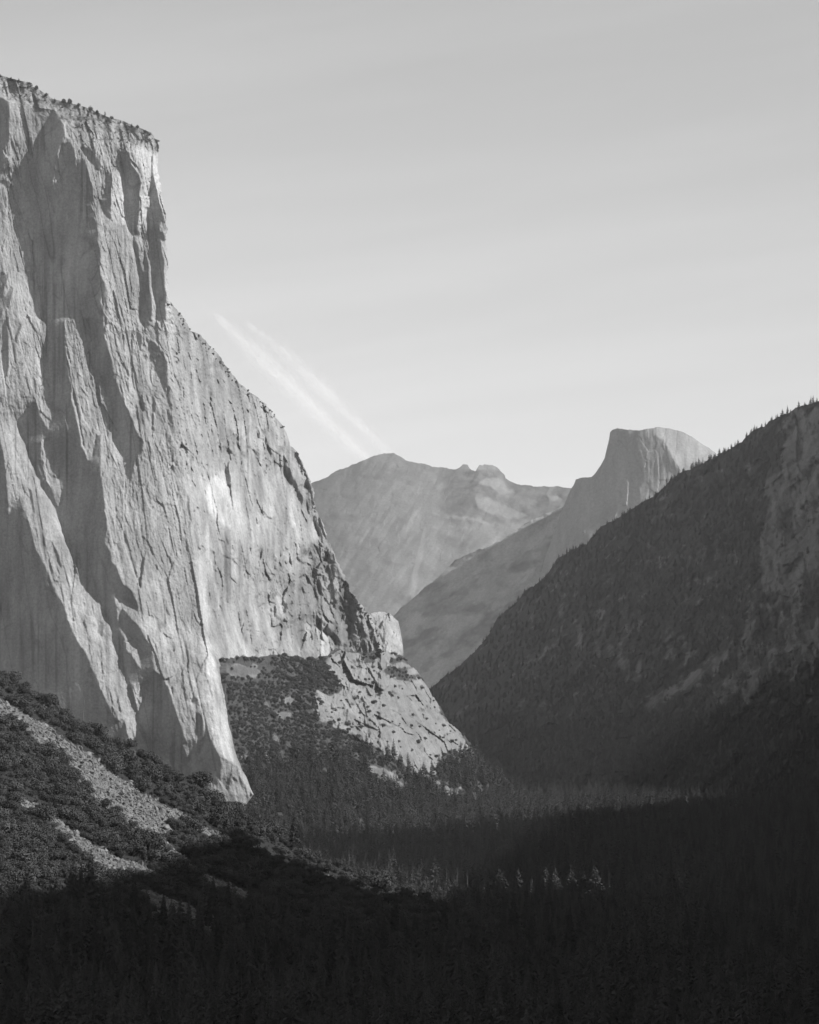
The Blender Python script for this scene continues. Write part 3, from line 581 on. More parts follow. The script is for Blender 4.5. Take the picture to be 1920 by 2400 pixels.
def conifer_proto(seed, width=.14, base=.14, levels=30, top=1.0, dens=1.0):
    width *= 1.3
    r = random.Random(seed)
    V = []; Q = []
    for i in range(levels):
        f = i / (levels - 1.0)
        t = base + (1 - base) * (f ** .92)
        env = (1 - f) ** .85 * (.72 + .28 * min(1, f * 6))
        for k in range(int((6 + 6 * (1 - f) + 1) * dens)):
            if r.random() < .1: continue
            a = r.random() * 6.283; R = width * env * r.uniform(.55, 1.18) + .006
            dr = R * r.uniform(.15, .45); z0 = t + r.uniform(-.008, .012)
            ca, sa = math.cos(a), math.sin(a)
            for m in range(3):       # three ragged sprays along the branch
                u0, u1 = (.1 + .3 * m), (.1 + .3 * m + r.uniform(.28, .42))
                wd = R * (.27 - .04 * m) * r.uniform(.6, 1.25)
                z_a = z0 - dr * u0 + r.uniform(-.004, .004); z_b = z0 - dr * u1 - r.uniform(.0, .012)
                lift = r.uniform(-.9, .9) * wd
                p = [(ca * R * u0 - sa * wd * .3, sa * R * u0 + ca * wd * .3, z_a), (ca * R * u0 + sa * wd * .3, sa * R * u0 - ca * wd * .3, z_a),
                     (ca * R * u1 + sa * wd, sa * R * u1 - ca * wd, z_b - lift), (ca * R * u1 - sa * wd, sa * R * u1 + ca * wd, z_b + lift)]
                b = len(V); V += p; Q.append((b, b + 1, b + 2, b + 3))
            u0, u1 = r.uniform(.15, .4), r.uniform(.75, 1.0); hd = max(.01, R * r.uniform(.14, .3)); w_ = r.uniform(-.2, .2) * R
            p = [(ca * R * u0, sa * R * u0, z0 - dr * u0 + .004), (ca * R * u1, sa * R * u1, z0 - dr * u1), (ca * R * u1 * .95 - sa * w_, sa * R * u1 * .95 + ca * w_, z0 - dr * u1 - hd * .7), (ca * R * u0 - sa * w_, sa * R * u0 + ca * w_, z0 - dr * u0 - hd)]
            b = len(V); V += p; Q.append((b, b + 1, b + 2, b + 3))
    tv, tq = tube([(0, 0, -.03), (0, 0, .3), (0, 0, .7), (0, 0, .99)], [.011, .0085, .005, .0012], 5)
    return (np.array(V), np.array(Q)), (np.array(tv), np.array(tq))

def oak_proto(seed, lobes=9, per=58, size=.17, flat=.8):
    r = random.Random(seed); V = []; Q = []; L = []
    for i in range(lobes):
        a = i * 2.4 + r.random(); d = .58 * math.sqrt(r.random()) if i else 0
        L.append((d * math.cos(a), d * math.sin(a), (.55 + r.uniform(-.12, .42) * (1 - d)) * flat + .12, r.uniform(.27, .44)))
    for (x, y, z, R) in L:
        for k in range(per):
            u = r.uniform(-.55, 1); a = r.random() * 6.283; s = math.sqrt(1 - u * u)
            n = Vector((s * math.cos(a), s * math.sin(a), u))
            rr = R * r.uniform(.72, 1.1)
            c = Vector((x, y, z)) + n * rr
            n = (n + Vector((r.uniform(-1, 1), r.uniform(-1, 1), r.uniform(-.6, 1))) * .75).normalized()
            t = n.orthogonal().normalized(); t.rotate(__import__('mathutils').Quaternion(n, r.random() * 6.28)); b = n.cross(t)
            h = size * r.uniform(.45, 1.0) * .5
            i0 = len(V); V += [tuple(c - t * h - b * h * .7), tuple(c + t * h * .8 - b * h), tuple(c + t * h + b * h * .8 + n * h * .3), tuple(c - t * h * .7 + b * h)]
            Q.append((i0, i0 + 1, i0 + 2, i0 + 3))
    tv, tq = tube([(0, 0, -.15), (.02, 0, .2), (.03, .02, .5)], [.07, .055, .03], 6)
    for (x, y, z, R) in L[1:6]:
        v2, q2 = tube([(.02, 0, .18), (x * .5, y * .5, z * .6), (x * .9, y * .9, z)], [.035, .025, .012], 5)
        o = len(tv); tv += v2; tq += [tuple(i + o for i in f) for f in q2]
    return (np.array(V), np.array(Q)), (np.array(tv), np.array(tq))

def snag_proto(seed):
    r = random.Random(seed)
    tv, tq = tube([(0, 0, -.03), (.004, 0, .3), (-.003, .004, .65), (.006, .002, 1.0)], [.012, .009, .006, .0015], 6)
    bv, bq = [], []
    for k in range(26):
        t = r.uniform(.3, .97); a = r.random() * 6.283; R = r.uniform(.02, .075) * (1.15 - t)
        z1 = t + R * r.uniform(-.4, .3)
        v2, q2 = tube([(0, 0, t), (math.cos(a) * R * .6, math.sin(a) * R * .6, (t + z1) / 2), (math.cos(a) * R, math.sin(a) * R, z1)], [.003, .002, .0008], 4)
        o = len(bv); bv += v2; bq += [tuple(i + o for i in f) for f in q2]
    return (np.array(bv), np.array(bq)), (np.array(tv), np.array(tq))

def rock_mesh(name, seed):
    r = random.Random(seed); bm = bmesh.new()
    sc = (r.uniform(.8, 1.2), r.uniform(.6, 1.0), r.uniform(.45, .8))
    for i in range(13):
        v = Vector((r.gauss(0, 1), r.gauss(0, 1), r.gauss(0, 1))).normalized()
        bm.verts.new((v.x * sc[0], v.y * sc[1], v.z * sc[2]))
    bmesh.ops.convex_hull(bm, input=bm.verts)
    bmesh.ops.delete(bm, geom=[v for v in bm.verts if not v.link_faces], context='VERTS')
    me = bpy.data.meshes.new(name); bm.to_mesh(me); bm.free(); me.materials.append(M_rubble)
    return me

class Plant:
    def __init__(s, name, crown, trunk, mc, mt):
        s.crown = mesh_from(name + '_crown', crown[0], crown[1], mc); s.trunk = mesh_from(name + '_trunk', trunk[0], trunk[1], mt)
        V = np.concatenate([crown[0], trunk[0]]); Q = np.concatenate([crown[1], trunk[1] + len(crown[0])])
        s.whole = mesh_from(name + '_whole', V, Q, mats=[mc, mt], mat_idx=[0] * len(crown[1]) + [1] * len(trunk[1]))
CON = [Plant('conifer', *conifer_proto(s, w, b, l), M_needle, M_bark) for s, w, b, l in ((1, .125, .16, 44), (2, .10, .22, 46), (3, .145, .1, 42), (4, .11, .28, 40), (5, .13, .12, 46))]
FULL = [Plant('full_conifer', *conifer_proto(s, .17, b, 54, dens=1.7), M_needle, M_bark) for s, b in ((61, .1), (62, .16), (63, .07))]
SMALL = [Plant('small_conifer', *conifer_proto(s, w, b, 20, dens=.8), M_needle, M_bark) for s, w, b in ((11, .15, .1), (12, .19, .06), (13, .12, .16))]
OAK = [Plant('oak', *oak_proto(s, lb, 120, .115), M_leaf, M_bark) for s, lb in ((21, 9), (22, 11), (23, 8), (24, 12))]
BUSH = [Plant('bush', *oak_proto(s, 6, 30, .26, .7), M_leaf, M_bark) for s in (31, 32, 33)]
SNAG = [Plant('snag', *snag_proto(s), M_dead, M_dead) for s in (41, 42, 43)]
ROCK = [rock_mesh('boulder', 51 + i) for i in range(6)]

def place(kind, plant, loc, sx, sz, label, cat, group=None, crown='crown', rz=None, lean=0):
    e = bpy.data.objects.new(kind, None); COL.objects.link(e); e.empty_display_size = 1
    e.location = loc; e.scale = (sx, sx, sz); e.rotation_euler = (lean, lean * .5, rnd.random() * 6.283 if rz is None else rz)
    tag(e, label, cat, group)
    a = link(crown, plant.crown, e); b = link('trunk', plant.trunk, e)
    return e

# stuff: one object whose copies come from points with their own size and turn
def scatter(name, P, S, meshes, label, cat, seed=1, flat=False):
    n = len(P); r = np.random.default_rng(seed)
    coll = bpy.data.collections.new(name + '_kinds')
    for i, me in enumerate(meshes):
        o = bpy.data.objects.new('%s_kind_%d' % (name, i), me); coll.objects.link(o)
    me = bpy.data.meshes.new(name); me.vertices.add(n); me.vertices.foreach_set('co', np.asarray(P, np.float32).ravel())
    a = me.attributes.new('scl', 'FLOAT_VECTOR', 'POINT'); a.data.foreach_set('vector', np.asarray(S, np.float32).ravel())
    rot = np.zeros((n, 3), np.float32); rot[:, 2] = r.random(n) * 6.283
    if flat: rot[:, :2] = r.normal(0, .5, (n, 2))
    else: rot[:, :2] = r.normal(0, .03, (n, 2))
    a = me.attributes.new('rot', 'FLOAT_VECTOR', 'POINT'); a.data.foreach_set('vector', rot.ravel())
    a = me.attributes.new('pick', 'INT', 'POINT'); a.data.foreach_set('value', r.integers(0, len(meshes), n).astype(np.int32))
    o = tag(link(name, me), label, cat, None, 'stuff')
    ng = bpy.data.node_groups.new(name + '_spread', 'GeometryNodeTree')
    ng.interface.new_socket('Geometry', in_out='INPUT', socket_type='NodeSocketGeometry'); ng.interface.new_socket('Geometry', in_out='OUTPUT', socket_type='NodeSocketGeometry')
    gi = ng.nodes.new('NodeGroupInput'); go = ng.nodes.new('NodeGroupOutput'); ip = ng.nodes.new('GeometryNodeInstanceOnPoints')
    ci = ng.nodes.new('GeometryNodeCollectionInfo'); ci.inputs['Collection'].default_value = coll
    ci.inputs['Separate Children'].default_value = True; ci.inputs['Reset Children'].default_value = True
    def na(nm, t):
        q = ng.nodes.new('GeometryNodeInputNamedAttribute'); q.data_type = t; q.inputs['Name'].default_value = nm
        return [s_ for s_ in q.outputs if s_.enabled and s_.name == 'Attribute'][0]
    L = ng.links.new
    L(gi.outputs[0], ip.inputs['Points']); L(ci.outputs[0], ip.inputs['Instance']); ip.inputs['Pick Instance'].default_value = True
    L(na('pick', 'INT'), ip.inputs['Instance Index'])
    er = ng.nodes.new('FunctionNodeEulerToRotation'); L(na('rot', 'FLOAT_VECTOR'), er.inputs[0]); L(er.outputs[0], ip.inputs['Rotation'])
    L(na('scl', 'FLOAT_VECTOR'), ip.inputs['Scale']); L(ip.outputs[0], go.inputs[0])
    md = o.modifiers.new('spread', 'NODES'); md.node_group = ng
    return o

def jitter(x0, x1, y0, y1, dx, dy, j=.85):
    a, b = np.meshgrid(np.arange(x0, x1, dx), np.arange(y0, y1, dy))
    a = a + (np.arange(a.shape[0])[:, None] % 2) * dx * .5
    a = a.ravel() + (nr.random(a.size) - .5) * dx * j; b = b.ravel() + (nr.random(b.size) - .5) * dy * j
    return a, b

# ------------------------------------------------------------------ oaks and scree on the near hillside
def hill_pos(x, y): 
    D = GN_.sample(DN, x, y); return np.stack(W(x, y, D), -1)
ox, oy = jitter(-40, 1300, 1560, 2300, 17, 14)
vegN = n_veg(GN_, (4 * vn(GN_.X / 22, GN_.Y / 30, 105), 4 * vn(GN_.X / 22, GN_.Y / 30, 107)))
keep = (oy > TN(ox) + 1) & (GN_.sample(vegN, ox, oy) > .56) & (nr.random(ox.size) < np.where(oy > 2230, .35, .93))
ox, oy = ox[keep], oy[keep]
op = hill_pos(ox, oy)
osz = nr.uniform(3.0, 8.2, len(ox)) * np.where(nr.random(len(ox)) < .2, 1.35, 1) * (1 + .25 * vn(ox / 40, oy / 40, 77))
px_size = osz * F / op[:, 1]
lit = (oy < 2060 - .06 * ox) | ((ox > 560) & (oy < TN(ox) + 40))
vis = (ox > -10) & (oy < 2230)
order = np.argsort(-(px_size + np.where(lit, 4, 0)) * vis)
sel = order[:290]; rest = order[290:]
for i in sel:
    up = osz[i]
    if not lit[i]: lb, gp = 'round dark oak on the shaded lower part of the near hillside', 'shaded oaks low on the near hillside'
    elif oy[i] < TN(ox[i]) + 42: lb, gp = 'round sunlit oak along the upper edge of the near hillside', 'oaks along the upper edge of the near hillside'
    elif ox[i] < 230 and oy[i] > 1560 + 1.12 * ox[i] + 290: lb, gp = 'round oak in the thicket below the lower scree strip', 'oaks below the lower scree strip'
    else: lb, gp = 'round sunlit oak beside the scree on the near hillside', 'oaks beside the scree'
    place('oak_tree', OAK[i % 4], tuple(op[i] - np.array([0, 0, .2 * up])), up * rnd.uniform(.9, 1.15), up * rnd.uniform(.85, 1.25), lb, 'oak tree', gp)
scatter('brush', op[rest] - np.array([0, 0, .5]), np.stack([osz[rest]] * 2 + [osz[rest] * 1.0], -1), [p.whole for p in OAK], 'dense oak brush covering the rest of the near hillside', 'brush', 3)
# low brush between
bx, by = jitter(-40, 1500, 1560, 2420, 9, 8)
k = (by > TN(bx) + 1) & (GN_.sample(vegN, bx, by) > np.where(nr.random(bx.size) < .3, -.6, .5)) & (nr.random(bx.size) < .75)
bp = hill_pos(bx[k], by[k]); bs = nr.uniform(.8, 2.6, len(bp))
scatter('undergrowth', bp - np.array([0, 0, .4]), np.stack([bs, bs, bs], -1), [p.whole for p in BUSH], 'low dark undergrowth between the oaks', 'undergrowth', 4)
# scree
rx, ry = jitter(-40, 1180, 1560, 2260, 3.0, 2.6, 1.0)
k = (ry > TN(rx) + 1) & (GN_.sample(vegN, rx, ry) < .56)
rp = hill_pos(rx[k], ry[k]); rs = np.clip(nr.lognormal(-.3, .75, len(rp)), .2, 3.0)
scatter('rubble', rp, np.stack([rs, rs, rs], -1), ROCK, 'loose pale broken rock in two strips down the near hillside', 'rubble', 5, True)
bl = [('c', 930, 1062, 8.5, 'large pale boulder half under an oak at the edge of the scree', None), ('c', 475, 845, 5, 'pale slab lying at the upper edge of the main scree strip', None), ('c', 690, 885, 4.2, 'flat pale boulder in the middle of the main scree strip', None),
      ('c', 110, 602, 5.0, 'lone pale boulder among the oaks above the lower scree', None), ('c', 265, 525, 4.5, 'pale boulder at the narrow upper neck of the main scree', None), ('c', 680, 1250, 6.0, 'broad pale boulder low in the lower scree strip', None),
      ('c', 205, 965, 4.6, 'pale boulder near the head of the lower scree strip', None), ('c', 905, 1120, 4.5, 'pale boulder below the large one in the main scree', None), ('c', 1345, 1412, 5.0, 'dim boulder on the shaded slope beyond the scree', None), ('c', 1185, 1705, 4.2, 'faint pale boulder in the deep shade below the scree', None), ('c', 740, 850, 3.6, 'small pale boulder at the far edge of the main scree', None)]
for c, x, y, sz, lb, g in bl:
    q = cv(c, [(x, y)])[0]; p = hill_pos(np.array([q[0]]), np.array([q[1]]))[0]
    o = link('boulder', ROCK[rnd.randrange(6)]); o.location = p + np.array([0, -1, .15 * sz]); o.scale = (sz * .6, sz * .5, sz * .55); o.rotation_euler = (rnd.uniform(-.3, .3), rnd.uniform(-.3, .3), rnd.random() * 6)
    tag(o, lb, 'boulder')

# ------------------------------------------------------------------ trees on the wooded slope under the cliff
def m_pos(x, y):
    D = GM.sample(DM, x, y); return np.stack(W(x, y, D), -1)
vm = m_veg(GM, (0 * GM.X, 0 * GM.X))
x_, y_ = jitter(505, 1230, 1525, 1985, 7.2, 5.4)
dens = GM.sample(vm, x_, y_)
k = (y_ > TM(x_) + 5) & (nr.random(x_.size) < np.where(dens > .85, .92, np.where(dens > .5, .55, .05))) & (x_ > XP(y_) + 9) & ~((y_ < 1600) & (x_ < 640) & (nr.random(x_.size) < .45))
x_, y_ = x_[k], y_[k]
mp = m_pos(x_, y_); ms = nr.uniform(2.4, 6.0, len(mp)) * np.where(inpoly(x_, y_, cv('d', [(400,600),(560,580),(640,640),(660,720),(560,770),(400,760),(370,680)])), 1.35, 1)
scatter('woodland', mp - np.array([0, 0, .8]), np.stack([ms, ms, ms * 1.05], -1), [p.whole for p in OAK], 'grey scrub woodland covering the slope under the cliff', 'woodland', 6)
k2 = (nr.random(len(x_)) < np.clip((y_ - 1760) / 120, .015, .8) * (y_ > 1640)) & (GM.sample(vm, x_, y_) > .8)
ch = nr.uniform(16, 34, len(x_))
scatter('conifer_woodland', mp[k2], np.stack([ch[k2] * 1.15, ch[k2] * 1.15, ch[k2]], -1), [p.whole for p in SMALL], 'grey conifers thickening towards the foot of the wooded slope', 'woodland', 7)

# ------------------------------------------------------------------ valley floor forest
fx, fy = jitter(-520, 820, 1350, 5950, 12.5, 12.5)
k = (np.abs(fx) < .124 * fy + 55)
fx, fy = fx[k], fy[k]; fz = gz(fx, fy)
fh = np.clip(nr.normal(37, 10, len(fx)) + np.where(fy > 4300, 4, 0), 12, 62)
X_ = CX + fx / fy * F; yb = HY - (fz - CAMZ) / fy * F; yt = HY - (fz + fh - CAMZ) / fy * F
# a lower stand in front of the sunlit clump
gap = (fy > 3560) & (fy < 3840) & (X_ > 930) & (X_ < 1480)
fh = np.where(gap, fh * np.clip(.28 + (3840 - fy) / 280 * .5, .28, .7), fh)
strk = (np.abs(fy - (3900 - .275 * (fx - 10))) < 52) & (fx > -70) & (fx < 250)
fh = np.where(strk & (nr.random(len(fx)) < .72), 9, fh); fh = np.where((fy > 3500) & (fy < 3560 + 0 * fy) & (X_ > 930) & (X_ < 1480), fh * .85, fh)
yt = HY - (fz + fh - CAMZ) / fy * F
hid = (X_ > -60) & (X_ < 1500) & (yt > TN(X_) + 14) & (fy > GN_.sample(DN, X_, TN(X_)))
und = (X_ < 1740) & (fy <= 2750) & (yb < 2515) & (fy > GN_.sample(DN, np.clip(X_, -80, 1750), np.clip(yb, TN(X_), 2515)) - 10) & (yb > TN(X_))
beh = (fy > 4560) & (X_ < 1120) & (GM.sample(DM, np.clip(X_, 472, 1255), np.clip(yb, 1560, 2005)) < fy)
beh |= (fy > 4560) & (X_ < 480)
inr = (X_ > 1000) & (GR.sample(DR, np.clip(X_, 950, 2290), np.clip(yb, 1700, 1955)) < fy)
k = ~(hid | und | beh | inr) & (nr.random(len(fx)) < .93)
fx, fy, fz, fh, X_, yb, yt = (a[k] for a in (fx, fy, fz, fh, X_, yb, yt))
fp = np.stack([fx, fy, fz], -1)
# conifers standing on the lower part of the near hillside
hx, hy = jitter(-30, 1700, 2105, 2500, 26, 20)
k = (hy > TN(hx) + 12) & (nr.random(hx.size) < np.clip((hy - 2110 - .05 * hx) / 120, 0, .9)) 
hx, hy = hx[k], hy[k]; hp = hill_pos(hx, hy); hh = np.clip(nr.normal(27, 7, len(hx)), 12, 44)
ap = np.concatenate([fp, hp]); ah = np.concatenate([fh, hh]); axp = np.concatenate([X_, hx])
apx = ah * F / ap[:, 1]; ytop = HY - (ap[:, 2] + ah - CAMZ) / ap[:, 1] * F
inview = (axp > 5) & (axp < 1915) & (ytop < 2385)
order = np.argsort(-(apx * inview))
n_ind = 205
sel = order[:n_ind]; rest = order[n_ind:]
for i in sel:
    if axp[i] < 640: lb, gp = 'tall dark conifer in deep shade at the foot of the near hillside', 'conifers at the foot of the near hillside'
    elif axp[i] < 1300: lb, gp = 'tall dark conifer in the shaded forest at the bottom middle of the view', 'shaded conifers at the bottom middle'
    else: lb, gp = 'tall dark conifer in the shaded forest at the bottom right of the view', 'shaded conifers at the bottom right'
    place('conifer_tree', CON[i % 5], tuple(ap[i]), ah[i] * rnd.uniform(.85, 1.2), ah[i], lb, 'conifer', gp)
near = np.array([i for i in rest if ap[i, 1] < 3400]); farr = np.array([i for i in rest if ap[i, 1] >= 3400])
for nm, idx, ps, lb, sd in (('forest', near, CON, 'dark conifer forest filling the shaded valley floor', 8), ('far_forest', farr, CON[:3] + SMALL, 'distant conifer forest along the foot of the slopes', 9)):
    scatter(nm, ap[idx], np.stack([ah[idx] * 1.0, ah[idx] * 1.0, ah[idx]], -1), [p.whole for p in ps], lb, 'forest', sd)

# sunlit trees out of the dark forest (each with its own look and place)
LT = [(980, 2037, .17, 'broad sunlit conifer at the end of the near hillside crest'), (1001, 2052, .12, 'narrow sunlit conifer just behind the broad one at the crest end'), (1022, 2070, .17, 'low bushy sunlit conifer leaning out past the crest end'), (1066, 2062, .13, 'slim sunlit conifer beside two bare grey snags'),
      (1088, 2086, .13, 'short sunlit conifer between the snags and the big conifer'), (1126, 2072, .15, 'small rounded sunlit conifer left of the biggest sunlit one'), (1170, 2034, .185, 'biggest and broadest sunlit conifer in the dark valley forest'), (1215, 2035, .12, 'lone slender sunlit conifer right of the biggest one'),
      (1246, 2054, .11, 'thin dim conifer at the edge of the tight sunlit clump'), (1261, 2042, .12, 'sunlit conifer on the outer side of the tight clump'), (1279, 2030, .14, 'tallest sunlit conifer in the middle of the tight clump'), (1301, 2032, .12, 'dense sunlit conifer closing the tight clump on its far side'),
      (1342, 2038, .13, 'ragged broken-topped sunlit conifer in the open'), (1368, 2042, .12, 'sunlit conifer between the ragged one and the last tall one'), (1394, 2026, .14, 'last tall sunlit conifer standing apart from the clump')]
for x, yt_, w, lb in LT:
    X = (x - CX) / F * 3900; Y = 3900 - .275 * (X - 10); Y += rnd.uniform(-7, 7); X = (x - CX) / F * Y
    z = float(gz(X, Y)); h = CAMZ + (HY - yt_) / F * Y - z
    place('conifer_tree', FULL[(x // 7) % 3], (X, Y, z), h * w * 2.1 / (.17 * 1.3), h, lb, 'conifer')
# lone tall conifer against the forest, on the crest of the near hillside
p = hill_pos(np.array([690.]), np.array([1992.]))[0]
place('conifer_tree', CON[0], tuple(p), 31 * .9, (1992 - 1898) / F * p[1], 'tall lone conifer standing on the crest of the near hillside', 'conifer')
# bare snags
SN = [(195, 1615, 1712, 'h', 'bare grey snag on the upper crest of the hillside against the cliff'), (352, 1722, 1780, 'h', 'thin bare snag on the crest below the cliff foot'), (818, 1988, 2040, 'h', 'slim bare snag poking above the near crest against dark forest'), (1046, 2030, 2130, 3880, 'bare snag left of the slim sunlit conifer'), (1072, 2035, 2130, 3890, 'bare snag touching the slim sunlit conifer'), (1096, 2036, 2130, 3860, 'tall bare snag right of the slim sunlit conifer'),
      (1345, 2070, 2165, 3600, 'pale dead trunk beneath the ragged sunlit conifer'), (1384, 2100, 2165, 3500, 'pale dead trunk below the last tall sunlit conifer'), (1532, 2130, 2200, 3100, 'short pale dead trunk in the dark forest'), (1757, 2060, 2160, 3400, 'long faint dead trunk in the dark forest on the right'),
      (132, 2300, 2400, 'h', 'leaning pale snag at the bottom corner of the hillside'), (180, 2298, 2400, 'h', 'forked pale snag at the bottom edge under the hillside'), (520, 2290, 2400, 'h', 'straight grey snag at the bottom edge'), (565, 2270, 2390, 'h', 'tall straight grey snag beside another at the bottom edge'), (635, 2270, 2380, 'h', 'branchy grey snag at the bottom of the hillside'), (1292, 2260, 2350, 2300, 'thin pale dead trunk in the dark bottom forest'), (1766, 2280, 2340, 2350, 'short pale dead trunk near the bottom right corner'), (75, 2150, 2300, 'h', 'faint grey snag among the dark conifers below the oaks')]
for n_, (x, a, b, D, lb) in enumerate(SN):
    if D == 'h':
        q = hill_pos(np.array([float(x)]), np.array([float(b)]))[0]; D_ = q[1]; pz = q[2]; X = q[0]; Y = q[1]
    else:
        Y = D; X = (x - CX) / F * D; pz = float(gz(X, Y))
    h = CAMZ + (HY - a) / F * Y - pz
    place('dead_tree', SNAG[n_ % 3], (X, Y, pz), h * 1.25, h, lb, 'dead tree', None, crown='branches', lean=.1 if x == 132 else rnd.uniform(-.02, .02))

# ------------------------------------------------------------------ trees on the right-hand ridge
def r_pos(x, y): return np.stack(W(x, y, GR.sample(DR, x, y)), -1)
vr = r_veg(GR, (0 * GR.X, 0 * GR.X))
x_, y_ = jitter(1000, 2000, 940, 1930, 8, 7)
k = (y_ > TR(x_) + 3) & (nr.random(x_.size) < np.clip((GR.sample(vr, x_, y_) - .45) * 1.9, .02, .92))
rp = r_pos(x_[k], y_[k]); rh = nr.uniform(7, 17, len(rp))
scatter('ridge_forest', rp - np.array([0, 0, 1]), np.stack([rh * 1.1, rh * 1.1, rh], -1), [p.whole for p in SMALL], 'shaded conifer forest covering the right ridge', 'forest', 12)
cx2 = []
x = 1012.
while x < 1918:
    cx2.append(x); x += rnd.choice([3, 3, 4, 5, 7, 10, 16]) * rnd.uniform(.7, 1.3)
cx2 = np.array(cx2); cy2 = TR(cx2) + nr.uniform(0, 5, len(cx2))
cp2 = r_pos(cx2, cy2 + 1); chh = np.where(cx2 > 1560, nr.uniform(6, 19, len(cx2)), nr.uniform(5, 15, len(cx2)))
big = np.argsort(-chh)[:72]
for i in big:
    a = cx2[i] > 1676
    place('conifer_tree', SMALL[i % 3], tuple(cp2[i] - np.array([0, 0, 1.5])), chh[i] * rnd.uniform(.9, 1.4), chh[i], 'small dark conifer on the skyline of the right ridge' if a else 'small dark conifer on the ridge edge in front of the hazy mountains', 'conifer', 'skyline conifers of the right ridge' if a else 'conifers on the lower edge of the right ridge')
oth = np.setdiff1d(np.arange(len(cx2)), big)
cs = np.concatenate([cp2[oth] - np.array([0, 0, 1.5])]); hs = chh[oth]
scatter('ridge_edge_trees', cs, np.stack([hs * 1.2, hs * 1.2, hs], -1), [p.whole for p in SMALL], 'small trees fringing the edge of the right ridge', 'forest', 13)

# ------------------------------------------------------------------ trees on the rim of the cliff
def rim_x(y): return float(REDGE(y))
RT = [(0, 8, 9, 0), (26, 9, 10, 0), (44, 10, 13, 0), (68, 12, 13, 1), (86, 9, 14, 1), (108, 8, 11, 1), (128, 7, 12, 0), (150, 10, 14, 1), (163, 11, 18, 1), (184, 8, 11, 1), (212, 9, 14, 1), (228, 7, 11, 1), (246, 7, 17, 0), (262, 7, 10, 1), (283, 6, 8, 0), (309, 6, 10, 0), (322, 8, 12, 1), (340, 6, 8, 1), (352, 5, 7, 1)]
ry_t = np.arange(150, 345, .25); rx_t = REDGE(ry_t)
for n_, (x, w, h, oak) in enumerate(RT):
    y = float(np.interp(x, rx_t, ry_t)) + 6
    D = float(cliffD(min(x, REDGE(y) - 2), y)) - 2
    p = W(x, y, D); k = D / F
    lb = 'small %s on the sloping rim of the cliff' % ('rounded bush' if oak else 'pointed conifer')
    if x == 163: lb = 'largest rounded tree on the sloping rim of the cliff'
    if x == 246: lb = 'tallest pointed conifer on the sloping rim of the cliff'
    g = None if x in (163, 246) else ('rounded bushes on the cliff rim' if oak else 'pointed conifers on the cliff rim')
    pl_ = OAK[n_ % 4] if oak else SMALL[n_ % 3]
    sc = w * k * (.75 if oak else 2.2)
    place('rim_tree', pl_, p, sc * (1 if oak else 1.4), (h * k if not oak else h * k * .85), lb, 'tree', g)
qx, qy = jitter(-30, 372, 150, 350, 6, 4.5)
k = inpoly(qx, qy, cv(*CLIFF[0][:2])) & (qx < REDGE(qy) - 3) & (nr.random(qx.size) < .22)
qp = np.stack(W(qx[k], qy[k], cliffD(qx[k], qy[k]) - 1), -1); qs = nr.uniform(.6, 1.9, len(qp))
ex_y = np.concatenate([nr.uniform(705, 1010, 46), nr.uniform(1370, 1545, 60)]); ex_x = REDGE(ex_y) - nr.uniform(1, 16, len(ex_y))
ep = np.stack(W(ex_x, ex_y, cliffD(ex_x, ex_y) - 1), -1); es = nr.uniform(1.2, 3.4, len(ep))
scatter('rim_scrub', np.concatenate([qp, ep]), np.stack([np.concatenate([qs, es])] * 3, -1), [p.whole for p in BUSH], 'dark scrub clinging to the top and edge of the cliff', 'scrub', 14)

# ================================================================== contrails: soft long trails of ice wisps high above and far beyond
mt, nt, b = newmat('ice wisps'); nt.nodes.remove(b)
df = N(nt, 'ShaderNodeBsdfDiffuse'); df.inputs['Color'].default_value = (.95, .95, .95, 1)
tl = N(nt, 'ShaderNodeBsdfTranslucent'); tl.inputs['Color'].default_value = (.95, .95, .95, 1)
tr_ = N(nt, 'ShaderNodeBsdfTransparent'); m1 = N(nt, 'ShaderNodeMixShader'); m2 = N(nt, 'ShaderNodeMixShader')
m1.inputs[0].default_value = .25; m2.inputs[0].default_value = .0135
nt.links.new(df.outputs[0], m1.inputs[1]); nt.links.new(tl.outputs[0], m1.inputs[2])
nt.links.new(tr_.outputs[0], m2.inputs[1]); nt.links.new(m1.outputs[0], m2.inputs[2]); nt.links.new(m2.outputs[0], nt.nodes['Material Output'].inputs['Surface'])
